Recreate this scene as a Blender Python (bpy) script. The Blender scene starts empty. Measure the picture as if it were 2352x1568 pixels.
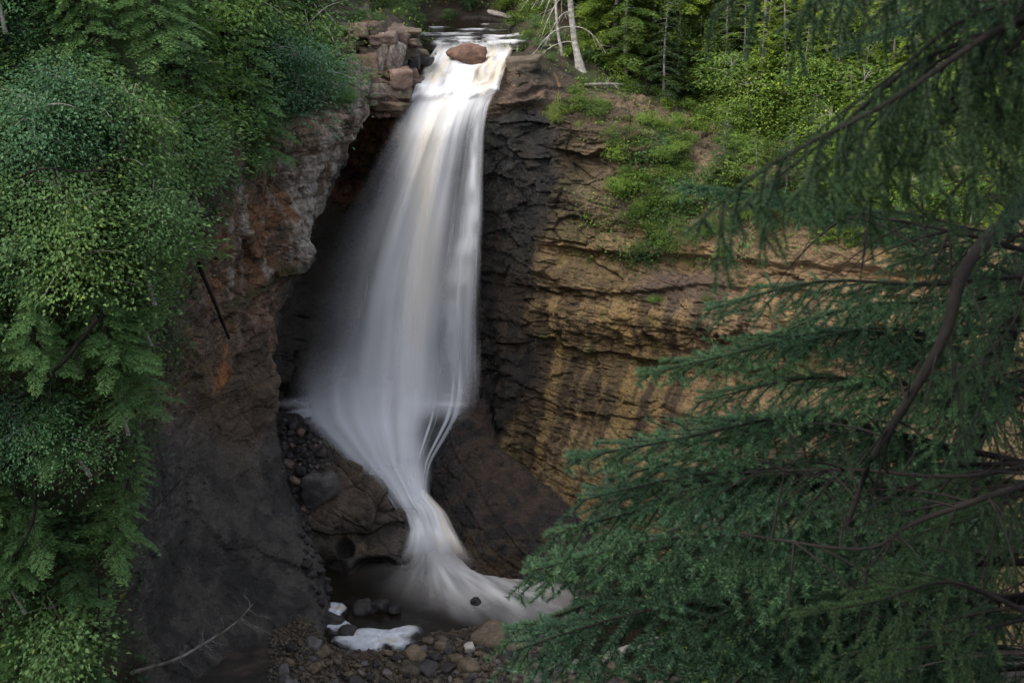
import bpy, math, random
import numpy as np
from mathutils import Vector, Matrix, Euler
from mathutils.bvhtree import BVHTree

R = math.radians
scene = bpy.context.scene
COL = scene.collection

# ------------------------------------------------------------------ camera
CAM_Z, PITCH, FPX = 21.0, R(19.0), 3231.0        # FPX: focal length for a 2352 px wide frame
cam_data = bpy.data.cameras.new('camera')
cam = bpy.data.objects.new('camera', cam_data)
COL.objects.link(cam)
cam.location = (0, 0, CAM_Z)
cam.rotation_euler = (R(90) - PITCH, 0, 0)
cam_data.sensor_width = 36.0
cam_data.lens = 36.0 * FPX / 2352.0
cam_data.clip_end = 2000
cam_data.dof.use_dof = True
cam_data.dof.focus_distance = 42.0
cam_data.dof.aperture_fstop = 7.0
scene.camera = cam

# ------------------------------------------------------------------ sky, sun, exposure
SUN_EL, SUN_AZ = 52.0, -125.0                     # azimuth: clockwise from +Y; light comes from behind the camera's left
world = bpy.data.worlds.new('World'); scene.world = world
world.use_nodes = True
wn = world.node_tree.nodes; wl = world.node_tree.links
bg = wn['Background']
sky = wn.new('ShaderNodeTexSky'); sky.sky_type = 'NISHITA'; sky.sun_disc = False
sky.sun_elevation = R(SUN_EL); sky.sun_rotation = R(SUN_AZ)
sky.dust_density = 3.0; sky.air_density = 1.0
hs = wn.new('ShaderNodeHueSaturation'); hs.inputs['Saturation'].default_value = 0.45   # thin overcast: a paler sky
wl.new(sky.outputs[0], hs.inputs['Color']); wl.new(hs.outputs[0], bg.inputs[0]); bg.inputs[1].default_value = 0.15
sun_d = bpy.data.lights.new('sun', 'SUN'); sun_d.energy = 0.5; sun_d.angle = R(35); sun_d.color = (1.0, 0.92, 0.8)
sun = bpy.data.objects.new('sun', sun_d); COL.objects.link(sun)
sdir = Vector((math.sin(R(SUN_AZ)) * math.cos(R(SUN_EL)), math.cos(R(SUN_AZ)) * math.cos(R(SUN_EL)), math.sin(R(SUN_EL))))
sun.rotation_euler = (-sdir).to_track_quat('-Z', 'Y').to_euler()
scene.view_settings.view_transform = 'Standard'
scene.view_settings.look = 'None'
scene.view_settings.exposure = 1.75
scene.view_settings.gamma = 1.0
scene.render.engine = 'CYCLES'
scene.cycles.use_denoising = True
scene.cycles.transparent_max_bounces = 24
scene.cycles.max_bounces = 6

# ------------------------------------------------------------------ helpers: projection
CP, SP = math.cos(PITCH), math.sin(PITCH)
def at(px, py, Y):
    """world point at frame position px,py (2352x1568 frame) and distance Y"""
    v = (784.0 - py) / FPX
    dy = CP + v * SP; dz = -SP + v * CP
    k = Y / dy
    return ((px - 1176.0) / FPX * k, Y, CAM_Z + dz * k)
def atz(px, Y, z):
    return ((px - 1176.0) / FPX * (Y * CP + (CAM_Z - z) * SP), Y, z)
def proj(P):
    P = np.asarray(P, float); y = P[..., 1]; h = P[..., 2] - CAM_Z
    d = y * CP - h * SP
    d = np.where(np.abs(d) < 1e-3, 1e-3, d)
    return 1176.0 + FPX * P[..., 0] / d, 784.0 - FPX * (y * SP + h * CP) / d
def on_z(px, py, z):
    v = (784.0 - py) / FPX
    dy = CP + v * SP; dz = -SP + v * CP
    return at(px, py, (z - CAM_Z) / dz * dy)

# ------------------------------------------------------------------ helpers: noise
def _hash(ix, iy, iz, seed):
    h = (ix.astype(np.int64) * 374761393 + iy.astype(np.int64) * 668265263 + iz.astype(np.int64) * 1274126177 + seed * 97531) & 0xFFFFFFFF
    h = ((h ^ (h >> 13)) * 1103515245) & 0xFFFFFFFF
    h = ((h ^ (h >> 16)) * 2246822519) & 0xFFFFFFFF
    h = h ^ (h >> 15)
    return (h & 0xFFFFFF) / float(0xFFFFFF)
def vnoise(P, seed=0):
    P = np.asarray(P, float)
    i = np.floor(P).astype(np.int64); f = P - i
    f = f * f * f * (f * (f * 6 - 15) + 10)
    x, y, z = i[..., 0], i[..., 1], i[..., 2]
    fx, fy, fz = f[..., 0], f[..., 1], f[..., 2]
    def c(a, b, d): return _hash(x + a, y + b, z + d, seed)
    x00 = c(0,0,0) * (1 - fx) + c(1,0,0) * fx; x10 = c(0,1,0) * (1 - fx) + c(1,1,0) * fx
    x01 = c(0,0,1) * (1 - fx) + c(1,0,1) * fx; x11 = c(0,1,1) * (1 - fx) + c(1,1,1) * fx
    y0 = x00 * (1 - fy) + x10 * fy; y1 = x01 * (1 - fy) + x11 * fy
    return (y0 * (1 - fz) + y1 * fz) * 2 - 1
def fbm(P, octaves=4, seed=0, gain=0.5):
    P = np.asarray(P, float); s = 0; a = 1.0; t = 0
    for o in range(octaves):
        s = s + a * vnoise(P * (2.03 ** o) + 17.3 * o, seed + o); t += a; a *= gain
    return s / t
def n2(a, b, octaves=3, seed=0):
    a, b = np.broadcast_arrays(np.asarray(a, float), np.asarray(b, float))
    return fbm(np.stack([a, b, np.zeros_like(a)], -1), octaves, seed)
def sstep(a, b, x):
    t = np.clip((x - a) / (b - a), 0, 1); return t * t * (3 - 2 * t)
def gauss(x, c, w): return np.exp(-((x - c) / w) ** 2)
def interp(x, pts):
    xs, ys = zip(*pts); return np.interp(x, xs, ys)

# ------------------------------------------------------------------ helpers: meshes and objects
def mesh_np(name, V, F, smooth=True, col=None, mats=None, F2=None):
    """V (n,3); F (m,3|4); optional second face array of another size"""
    me = bpy.data.meshes.new(name)
    V = np.ascontiguousarray(V, dtype=np.float32)
    Fs = [np.asarray(F)] + ([np.asarray(F2)] if F2 is not None and len(F2) else [])
    Fs = [f for f in Fs if len(f)]
    loops = np.concatenate([f.reshape(-1) for f in Fs]).astype(np.int32)
    sizes = np.concatenate([np.full(len(f), f.shape[1]) for f in Fs]).astype(np.int32)
    starts = np.concatenate([[0], np.cumsum(sizes)[:-1]]).astype(np.int32)
    me.vertices.add(len(V)); me.vertices.foreach_set('co', V.reshape(-1))
    me.loops.add(len(loops)); me.loops.foreach_set('vertex_index', loops)
    me.polygons.add(len(sizes)); me.polygons.foreach_set('loop_start', starts)
    me.update(calc_edges=True)
    me.polygons.foreach_set('use_smooth', np.full(len(sizes), bool(smooth)))
    if col is not None:
        a = me.color_attributes.new('Col', 'FLOAT_COLOR', 'POINT')
        c = np.ones((len(V), 4), np.float32); c[:, :col.shape[1]] = col
        a.data.foreach_set('color', c.reshape(-1))
    for m in (mats or []): me.materials.append(m)
    me.validate()
    return me
def link(name, data, parent=None, loc=None, rot=None, scale=None, kind=None, label=None, cat=None, group=None):
    o = bpy.data.objects.new(name, data); COL.objects.link(o)
    if parent: o.parent = parent
    if loc is not None: o.location = loc
    if rot is not None: o.rotation_euler = rot
    if scale is not None: o.scale = (scale,) * 3 if np.isscalar(scale) else scale
    if kind: o['kind'] = kind
    if label: o['label'] = label
    if cat: o['category'] = cat
    if group: o['group'] = group
    return o
def thing(name, label, cat, loc=(0,0,0), group=None, rot=None, scale=None):
    return link(name, None, None, loc, rot, scale, None, label, cat, group)
def catmull(P, n):
    """P (k, ..., d) -> n samples along axis 0"""
    P = np.asarray(P, float); k = len(P)
    t = np.linspace(0, k - 1, n); i = np.minimum(t.astype(int), k - 2); f = t - i
    f = f.reshape((-1,) + (1,) * (P.ndim - 1))
    p0 = P[np.maximum(i - 1, 0)]; p1 = P[i]; p2 = P[i + 1]; p3 = P[np.minimum(i + 2, k - 1)]
    return 0.5 * (2*p1 + (p2 - p0)*f + (2*p0 - 5*p1 + 4*p2 - p3)*f*f + (3*p1 - p0 - 3*p2 + p3)*f**3)
def loft(rows, nv, nu):
    G = catmull(np.array(rows, float), nv)
    return np.swapaxes(catmull(np.swapaxes(G, 0, 1), nu), 0, 1)      # (nv, nu, 3)
def grid_faces(nv, nu, flip=False):
    i = np.arange(nv * nu).reshape(nv, nu)
    q = np.stack([i[:-1, :-1], i[:-1, 1:], i[1:, 1:], i[1:, :-1]], -1).reshape(-1, 4)
    return q[:, ::-1] if flip else q
def grid_normals(G, toward=(0, 0, CAM_Z)):
    du = np.gradient(G, axis=1); dv = np.gradient(G, axis=0)
    n = np.cross(du, dv); n /= np.linalg.norm(n, axis=-1, keepdims=True) + 1e-9
    return n
def bvh_of(V, F): return BVHTree.FromPolygons([tuple(v) for v in V], [tuple(int(i) for i in f) for f in F])
def frames(d):
    """orthonormal frames for directions d (n,3): returns side, up"""
    d = d / (np.linalg.norm(d, axis=-1, keepdims=True) + 1e-9)
    ref = np.where(np.abs(d[:, 2:3]) > 0.95, np.array([[1.0, 0, 0]]), np.array([[0, 0, 1.0]]))
    s = np.cross(d, ref); s /= np.linalg.norm(s, axis=-1, keepdims=True) + 1e-9
    return s, np.cross(s, d)
class Tubes:
    """collects tapered tubes into one mesh"""
    def __init__(s): s.V = []; s.F = []; s.n = 0
    def add(s, pts, r0, r1, sides=6, wob=0.0, rng=None):
        P = np.asarray(pts, float); k = len(P)
        d = np.gradient(P, axis=0); a, b = frames(d)
        rr = np.linspace(r0, r1, k) if np.isscalar(r0) else np.asarray(r0)
        if wob and rng is not None: rr = rr * (1 + wob * rng.standard_normal(k))
        th = np.linspace(0, 2 * np.pi, sides, endpoint=False)
        ring = P[:, None] + rr[:, None, None] * (a[:, None] * np.cos(th)[None, :, None] + b[:, None] * np.sin(th)[None, :, None])
        i = np.arange(k * sides).reshape(k, sides); j = np.roll(i, -1, 1)
        s.V.append(ring.reshape(-1, 3))
        s.F.append(np.stack([i[:-1], j[:-1], j[1:], i[1:]], -1).reshape(-1, 4) + s.n)
        s.n += k * sides
    def mesh(s, name, mat):
        return mesh_np(name, np.concatenate(s.V), np.concatenate(s.F), True, None, [mat])

# ------------------------------------------------------------------ materials
def mat_new(name):
    m = bpy.data.materials.new(name); m.use_nodes = True
    nt = m.node_tree; nt.nodes.clear()
    out = nt.nodes.new('ShaderNodeOutputMaterial')
    return m, nt, out
def N(nt, typ, **kw):
    n = nt.nodes.new(typ)
    for k, v in kw.items(): setattr(n, k, v)
    return n
def noise_node(nt, vec, scale, detail=6, rough=0.6, mapscale=None):
    if mapscale:
        mp = N(nt, 'ShaderNodeMapping'); mp.inputs['Scale'].default_value = mapscale
        nt.links.new(vec, mp.inputs['Vector']); vec = mp.outputs[0]
    n = N(nt, 'ShaderNodeTexNoise'); n.inputs['Scale'].default_value = scale
    n.inputs['Detail'].default_value = detail; n.inputs['Roughness'].default_value = rough
    nt.links.new(vec, n.inputs['Vector']); return n.outputs['Fac']
def ramp(nt, fac, stops):
    r = N(nt, 'ShaderNodeValToRGB'); e = r.color_ramp.elements
    while len(e) < len(stops): e.new(0.5)
    for el, (p, c) in zip(e, stops):
        el.position = p; el.color = (*c, 1) if len(c) == 3 else c
    nt.links.new(fac, r.inputs[0]); return r.outputs[0]
def mixc(nt, fac, a, b, mode='MIX'):
    m = N(nt, 'ShaderNodeMix', data_type='RGBA', blend_type=mode)
    for s, v in ((m.inputs[0], fac), (m.inputs[6], a), (m.inputs[7], b)):
        if hasattr(v, 'is_linked'): nt.links.new(v, s)
        else: s.default_value = v if np.isscalar(v) else ((*v, 1) if len(v) == 3 else v)
    return m.outputs[2]
def mathn(nt, op, a, b=None):
    m = N(nt, 'ShaderNodeMath', operation=op)
    for s, v in zip(m.inputs, (a, b)):
        if v is None: continue
        if hasattr(v, 'is_linked'): nt.links.new(v, s)
        else: s.default_value = v
    return m.outputs[0]
def bump(nt, h, strength, dist):
    b = N(nt, 'ShaderNodeBump'); b.inputs['Strength'].default_value = strength; b.inputs['Distance'].default_value = dist
    nt.links.new(h, b.inputs['Height']); return b.outputs[0]

def cliff_material():
    # Col = rock colour grown from stains and beds; alpha = wetness
    m, nt, out = mat_new('cliff_rock')
    tc = N(nt, 'ShaderNodeTexCoord').outputs['Object']
    at_ = N(nt, 'ShaderNodeAttribute', attribute_name='Col')
    fine = noise_node(nt, tc, 9.0, 8, 0.7)
    mid = noise_node(nt, tc, 2.2, 6, 0.6, (1, 1, 2.5))
    k1 = ramp(nt, fine, [(0.3, (0.45, 0.45, 0.45)), (0.52, (1, 1, 1)), (0.75, (1.7, 1.65, 1.6))])
    k2 = ramp(nt, mid, [(0.3, (0.6, 0.6, 0.62)), (0.7, (1.3, 1.27, 1.22))])
    c = mixc(nt, 1.0, at_.outputs['Color'], k1, 'MULTIPLY')
    c = mixc(nt, 1.0, c, k2, 'MULTIPLY')
    grit = noise_node(nt, tc, 26.0, 5, 0.7)
    c = mixc(nt, 1.0, c, ramp(nt, grit, [(0.32, (0.5, 0.5, 0.5)), (0.5, (1, 1, 1)), (0.7, (1.55, 1.5, 1.45))]), 'MULTIPLY')
    p = N(nt, 'ShaderNodeBsdfPrincipled')
    c = mixc(nt, mathn(nt, 'MULTIPLY', at_.outputs['Alpha'], 0.45), c, at_.outputs['Color'])
    nt.links.new(c, p.inputs['Base Color'])
    rough = mathn(nt, 'SUBTRACT', 0.92, mathn(nt, 'MULTIPLY', at_.outputs['Alpha'], 0.68))
    nt.links.new(mathn(nt, 'ADD', rough, mathn(nt, 'MULTIPLY', mathn(nt, 'SUBTRACT', fine, 0.5), 0.35)), p.inputs['Roughness'])
    p.inputs['Specular IOR Level'].default_value = 0.36
    b1 = noise_node(nt, tc, 6.0, 9, 0.72, (1, 1, 1.8))
    bn = bump(nt, b1, 1.0, 0.16); nt.links.new(bn, p.inputs['Normal']); nt.links.new(bn, p.inputs['Coat Normal'])
    nt.links.new(mathn(nt, 'MULTIPLY', mathn(nt, 'POWER', at_.outputs['Alpha'], 2.5), 0.4), p.inputs['Coat Weight']); p.inputs['Coat Roughness'].default_value = 0.16
    nt.links.new(p.outputs[0], out.inputs[0]); return m
def rock_material(name, c0, c1, c2, rough=0.85, bs=1.0, scale=1.0):
    m, nt, out = mat_new(name)
    tc = N(nt, 'ShaderNodeTexCoord').outputs['Object']
    oi = N(nt, 'ShaderNodeObjectInfo')
    add = N(nt, 'ShaderNodeVectorMath', operation='ADD')
    nt.links.new(tc, add.inputs[0])
    cb = N(nt, 'ShaderNodeCombineXYZ'); r10 = mathn(nt, 'MULTIPLY', oi.outputs['Random'], 57.0)
    for i in range(3): nt.links.new(r10, cb.inputs[i])
    nt.links.new(cb.outputs[0], add.inputs[1]); v = add.outputs[0]
    a = noise_node(nt, v, 1.8 * scale, 8, 0.65); f = noise_node(nt, v, 9.0 * scale, 8, 0.7)
    c = ramp(nt, a, [(0.3, c0), (0.5, c1), (0.72, c2)])
    k = ramp(nt, f, [(0.3, (0.5, 0.5, 0.5)), (0.55, (1, 1, 1)), (0.78, (1.6, 1.55, 1.5))])
    c = mixc(nt, 1.0, c, k, 'MULTIPLY')
    rv = ramp(nt, oi.outputs['Random'], [(0, (0.62, 0.6, 0.6)), (0.5, (1, 0.98, 0.95)), (1, (1.4, 1.28, 1.16))])
    c = mixc(nt, 1.0, c, rv, 'MULTIPLY')
    p = N(nt, 'ShaderNodeBsdfPrincipled'); nt.links.new(c, p.inputs['Base Color'])
    nt.links.new(mathn(nt, 'ADD', rough - 0.12, mathn(nt, 'MULTIPLY', f, 0.25)), p.inputs['Roughness'])
    p.inputs['Specular IOR Level'].default_value = 0.4
    nt.links.new(bump(nt, noise_node(nt, v, 5.0 * scale, 9, 0.7), 0.8, 0.06 * bs), p.inputs['Normal'])
    nt.links.new(p.outputs[0], out.inputs[0]); return m
def leaf_material(name, dark, mid, light, transl=0.35, rough=0.5, ovar=0.25):
    # Col.r: a random number per leaf
    m, nt, out = mat_new(name)
    at_ = N(nt, 'ShaderNodeAttribute', attribute_name='Col')
    sep = N(nt, 'ShaderNodeSeparateColor'); nt.links.new(at_.outputs['Color'], sep.inputs[0])
    oi = N(nt, 'ShaderNodeObjectInfo')
    c = ramp(nt, sep.outputs[0], [(0.0, dark), (0.5, mid), (0.93, light), (1.0, (light[0] * 1.5, light[1] * 1.15, light[2] * 0.8))])
    rv = ramp(nt, oi.outputs['Random'], [(0, (1 - ovar, 1 - ovar * 0.8, 1 - ovar * 0.5)), (1, (1 + ovar, 1 + ovar * 0.7, 1 - ovar * 0.3))])
    c = mixc(nt, 1.0, c, rv, 'MULTIPLY')
    p = N(nt, 'ShaderNodeBsdfPrincipled'); nt.links.new(c, p.inputs['Base Color'])
    p.inputs['Roughness'].default_value = rough; p.inputs['Specular IOR Level'].default_value = 0.22
    t = N(nt, 'ShaderNodeBsdfTranslucent')
    nt.links.new(mixc(nt, 1.0, c, (1.25, 1.2, 0.6), 'MULTIPLY'), t.inputs[0])
    ms = N(nt, 'ShaderNodeMixShader'); ms.inputs[0].default_value = transl
    nt.links.new(p.outputs[0], ms.inputs[1]); nt.links.new(t.outputs[0], ms.inputs[2])
    nt.links.new(ms.outputs[0], out.inputs[0]); return m
def bark_material(name, c0, c1, scale=6.0, stretch=(1, 1, 0.3)):
    m, nt, out = mat_new(name)
    tc = N(nt, 'ShaderNodeTexCoord').outputs['Object']
    f = noise_node(nt, tc, scale, 8, 0.7, stretch)
    c = ramp(nt, f, [(0.35, c0), (0.65, c1)])
    p = N(nt, 'ShaderNodeBsdfPrincipled'); nt.links.new(c, p.inputs['Base Color']); p.inputs['Roughness'].default_value = 0.9; p.inputs['Specular IOR Level'].default_value = 0.12
    nt.links.new(bump(nt, f, 0.8, 0.03), p.inputs['Normal'])
    nt.links.new(p.outputs[0], out.inputs[0]); return m
def whitewater_material():
    # Col.rgb: water colour (aerated white to tannin brown); alpha: how thick the veil of drops is
    m, nt, out = mat_new('white_water')
    at_ = N(nt, 'ShaderNodeAttribute', attribute_name='Col')
    d = N(nt, 'ShaderNodeBsdfDiffuse'); nt.links.new(at_.outputs['Color'], d.inputs[0])
    t = N(nt, 'ShaderNodeBsdfTranslucent'); nt.links.new(at_.outputs['Color'], t.inputs[0])
    s = N(nt, 'ShaderNodeMixShader'); s.inputs[0].default_value = 0.3
    nt.links.new(d.outputs[0], s.inputs[1]); nt.links.new(t.outputs[0], s.inputs[2])
    tr = N(nt, 'ShaderNodeBsdfTransparent')
    ms = N(nt, 'ShaderNodeMixShader'); nt.links.new(at_.outputs['Alpha'], ms.inputs[0])
    nt.links.new(tr.outputs[0], ms.inputs[1]); nt.links.new(s.outputs[0], ms.inputs[2])
    nt.links.new(ms.outputs[0], out.inputs[0]); return m
def water_material():
    m, nt, out = mat_new('dark_water')
    tc = N(nt, 'ShaderNodeTexCoord').outputs['Object']
    p = N(nt, 'ShaderNodeBsdfPrincipled'); p.inputs['Base Color'].default_value = (0.012, 0.009, 0.006, 1)
    p.inputs['Roughness'].default_value = 0.22; p.inputs['IOR'].default_value = 1.33
    nt.links.new(bump(nt, noise_node(nt, tc, 1.4, 4, 0.5), 0.5, 0.12), p.inputs['Normal'])
    nt.links.new(p.outputs[0], out.inputs[0]); return m
def soil_material():
    m, nt, out = mat_new('soil')
    tc = N(nt, 'ShaderNodeTexCoord').outputs['Object']
    a = noise_node(nt, tc, 0.7, 8, 0.65); f = noise_node(nt, tc, 7.0, 8, 0.7)
    c = ramp(nt, a, [(0.3, (0.035, 0.03, 0.016)), (0.5, (0.075, 0.05, 0.03)), (0.7, (0.05, 0.06, 0.022))])
    c = mixc(nt, 1.0, c, ramp(nt, f, [(0.3, (0.4, 0.4, 0.4)), (0.7, (1.6, 1.5, 1.4))]), 'MULTIPLY')
    p = N(nt, 'ShaderNodeBsdfPrincipled'); nt.links.new(c, p.inputs['Base Color']); p.inputs['Roughness'].default_value = 1.0
    nt.links.new(bump(nt, f, 0.9, 0.12), p.inputs['Normal'])
    nt.links.new(p.outputs[0], out.inputs[0]); return m

M = {}
M['cliff'] = cliff_material()
M['rock_dark'] = rock_material('wet_dark_rock', (0.012, 0.012, 0.013), (0.03, 0.028, 0.028), (0.06, 0.052, 0.048), 0.55)
M['rock_brown'] = rock_material('brown_rock', (0.045, 0.036, 0.026), (0.10, 0.08, 0.055), (0.16, 0.125, 0.09), 0.8)
M['rock_pink'] = rock_material('pink_rock', (0.075, 0.052, 0.04), (0.135, 0.095, 0.076), (0.21, 0.165, 0.14), 0.85)
M['rock_red'] = rock_material('red_brown_rock', (0.07, 0.038, 0.026), (0.13, 0.07, 0.045), (0.2, 0.115, 0.075), 0.7)
M['rock_grey'] = rock_material('grey_rock', (0.06, 0.055, 0.055), (0.11, 0.10, 0.10), (0.18, 0.165, 0.16), 0.8)
M['rock_block'] = rock_material('pale_grey_rock', (0.07, 0.065, 0.064), (0.125, 0.115, 0.112), (0.19, 0.175, 0.17), 0.8)
M['rock_lichen'] = rock_material('lichen_rock', (0.07, 0.052, 0.042), (0.15, 0.125, 0.11), (0.38, 0.35, 0.32), 0.9, 1.0, 3.0)
M['rock_white'] = rock_material('white_rock', (0.45, 0.40, 0.33), (0.62, 0.57, 0.5), (0.7, 0.66, 0.6), 0.8)
M['leaf_cool'] = leaf_material('leaf_cool_green', (0.056, 0.112, 0.042), (0.088, 0.168, 0.064), (0.135, 0.225, 0.09), 0.42, 0.55, 0.2)
M['leaf_yellow'] = leaf_material('leaf_yellow_green', (0.045, 0.085, 0.015), (0.095, 0.17, 0.03), (0.19, 0.26, 0.05))
M['cedar'] = leaf_material('cedar_spray', (0.052, 0.108, 0.042), (0.082, 0.162, 0.062), (0.125, 0.22, 0.088), 0.4, 0.6, 0.2)
M['fir'] = leaf_material('fir_spray', (0.06, 0.10, 0.016), (0.13, 0.20, 0.036), (0.23, 0.31, 0.065), 0.4, 0.6, 0.35)
M['hemlock'] = leaf_material('hemlock_spray', (0.022, 0.04, 0.014), (0.04, 0.072, 0.024), (0.075, 0.12, 0.04), 0.25, 0.6)
M['spruce'] = leaf_material('spruce_needles', (0.011, 0.028, 0.014), (0.024, 0.060, 0.031), (0.058, 0.122, 0.068), 0.15, 0.55, 0.25)
M['leaf_blue'] = leaf_material('leaf_blue_green', (0.036, 0.085, 0.042), (0.062, 0.14, 0.07), (0.105, 0.2, 0.115), 0.4, 0.5, 0.25)
M['leaf_fresh'] = leaf_material('leaf_fresh_green', (0.056, 0.105, 0.028), (0.095, 0.172, 0.048), (0.145, 0.235, 0.072), 0.45, 0.55, 0.2)
M['leaf_mid'] = leaf_material('leaf_mid_green', (0.03, 0.055, 0.014), (0.06, 0.105, 0.026), (0.11, 0.17, 0.045), 0.35, 0.5, 0.3)
M['ivy'] = leaf_material('ivy_leaf', (0.024, 0.055, 0.02), (0.045, 0.10, 0.036), (0.08, 0.15, 0.055))
M['grass'] = leaf_material('grass_blades', (0.06, 0.09, 0.015), (0.12, 0.17, 0.03), (0.22, 0.24, 0.06), 0.35, 0.6)
M['bark_dark'] = bark_material('dark_bark', (0.010, 0.009, 0.008), (0.04, 0.034, 0.03))
M['bark_spruce'] = bark_material('spruce_bark', (0.005, 0.0045, 0.004), (0.016, 0.013, 0.011))
M['bark_grey'] = bark_material('grey_bark', (0.10, 0.09, 0.08), (0.30, 0.28, 0.25))
M['bark_brown'] = bark_material('brown_wood', (0.07, 0.04, 0.024), (0.22, 0.135, 0.08))
M['bark_pale'] = bark_material('pale_bark', (0.14, 0.12, 0.10), (0.46, 0.43, 0.38), 5.0, (1, 1, 1.5))
M['white_water'] = whitewater_material()
M['water'] = water_material()
M['soil'] = soil_material()

# ================================================================== THE SETTING
# far ground to the horizon
link('ground', mesh_np('ground', np.array([[-900,-900,-1.2],[900,-900,-1.2],[900,900,-1.2],[-900,900,-1.2]]), np.array([[0,1,2,3]]), False, None, [M['soil']]), kind='structure')

# ---- beds and joints of the sandstone: how far each bed stands proud
def beds(P, thick, width, amp, seed, crack=0.04):
    w = fbm(P * 0.35, 3, seed + 5)
    zz = (P[..., 2] + w * 0.28 + 0.05 * fbm(P * 2.5, 2, seed + 8) + 0.06 * P[..., 0]) / thick
    zz = zz + 0.25 * vnoise(np.stack([zz * 0 + 1.7, zz, zz * 0], -1), seed)
    k = np.floor(zz); fz = zz - k
    s = (P[..., 0] * 0.8 + P[..., 1] * 0.6 + 0.3 * w) / width
    r = _hash(k, k * 0, k * 0 + 3, seed)
    s = s * (0.6 + 0.8 * r) + r * 13
    b = np.floor(s); fs = s - b
    o = _hash(k, b, k * 0, seed + 1)
    ez = np.minimum(fz, 1 - fz) * thick; es = np.minimum(fs, 1 - fs) * width
    cr = np.maximum(np.exp(-(ez / crack) ** 2), 0.8 * np.exp(-(es / crack) ** 2))
    return amp * (0.65 * (r - 0.5) * 2 * 0.5 + 0.5 * (o - 0.5) - 0.55 * cr)

def facets(P, freq, amp, seed, tilt=0.9):
    """broken faces: every cell of the stone is a tilted plane of its own"""
    Q = np.asarray(P, float) * np.asarray(freq); i0 = np.floor(Q).astype(np.int64)
    best = np.full(Q.shape[:-1], 1e9); second = best.copy(); h = np.zeros(Q.shape[:-1])
    for a in (-1, 0, 1):
        for b in (-1, 0, 1):
            for c in (-1, 0, 1):
                x, y, z = i0[..., 0] + a, i0[..., 1] + b, i0[..., 2] + c
                ox, oy, oz = _hash(x, y, z, seed), _hash(x, y, z, seed + 1), _hash(x, y, z, seed + 2)
                dx, dy, dz = Q[..., 0] - x - ox, Q[..., 1] - y - oy, Q[..., 2] - z - oz
                d = dx * dx + dy * dy + dz * dz
                v = (_hash(x, y, z, seed + 3) - 0.5) + tilt * ((ox - 0.5) * dx + (oz - 0.5) * dz + (oy - 0.5) * dy) * 2
                m = d < best
                second = np.where(m, best, np.minimum(second, d)); h = np.where(m, v, h); best = np.where(m, d, best)
    crack = np.exp(-((np.sqrt(second) - np.sqrt(best)) / 0.05) ** 2)
    return amp * (h - 0.35 * crack)
def L(a, b, t):
    t = np.asarray(t)[..., None]; return np.asarray(a) * (1 - t) + np.asarray(b) * t

# ---- left cliff: a vegetated wall that comes towards the viewer, its bare nose overhanging the plunge
LC = [
 [(-500,-250,26),(50,-150,33),(480,-90,44),(690,-70,49),(860,-50,52),(880,-60,56),(880,-70,60)],
 [(-500,60,22),(50,50,29),(470,110,39.5),(650,150,43),(822,200,43.8),(835,190,46),(800,180,50)],
 [(-500,250,20),(50,200,27),(470,330,35.5),(650,272,39.8),(820,258,41.3),(825,262,44),(760,262,49)],
 [(-500,450,19.5),(50,430,26),(455,500,34.5),(610,450,38.8),(745,450,41),(735,440,44),(650,440,49)],
 [(-500,650,19.5),(50,640,25.5),(430,640,33.8),(570,620,38),(692,620,40.6),(670,615,44),(600,600,48)],
 [(-500,850,20),(50,830,25.5),(400,790,33),(520,770,37),(637,765,39.8),(610,760,43),(540,750,47)],
 [(-500,1050,20.5),(50,1010,25.5),(360,950,32),(490,930,36),(626,900,39.0),(615,900,42.5),(560,900,46)],
 [(-500,1250,21),(50,1200,25.5),(335,1120,31),(470,1090,34.5),(645,1080,38.2),(660,1070,41.5),(600,1070,45)],
 [(-500,1450,21.5),(50,1380,25.8),(312,1290,30),(480,1260,33.2),(708,1235,37.1),(720,1200,40),(680,1180,44)],
 [(-500,1650,22),(50,1560,26),(305,1470,29.5),(480,1440,32.3),(740,1395,35.6),(760,1370,38),(720,1350,42)],
 [(-500,1850,22),(50,1750,26),(310,1680,28.8),(480,1640,30.8),(680,1600,32.2),(760,1500,35),(760,1450,38)]]
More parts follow.
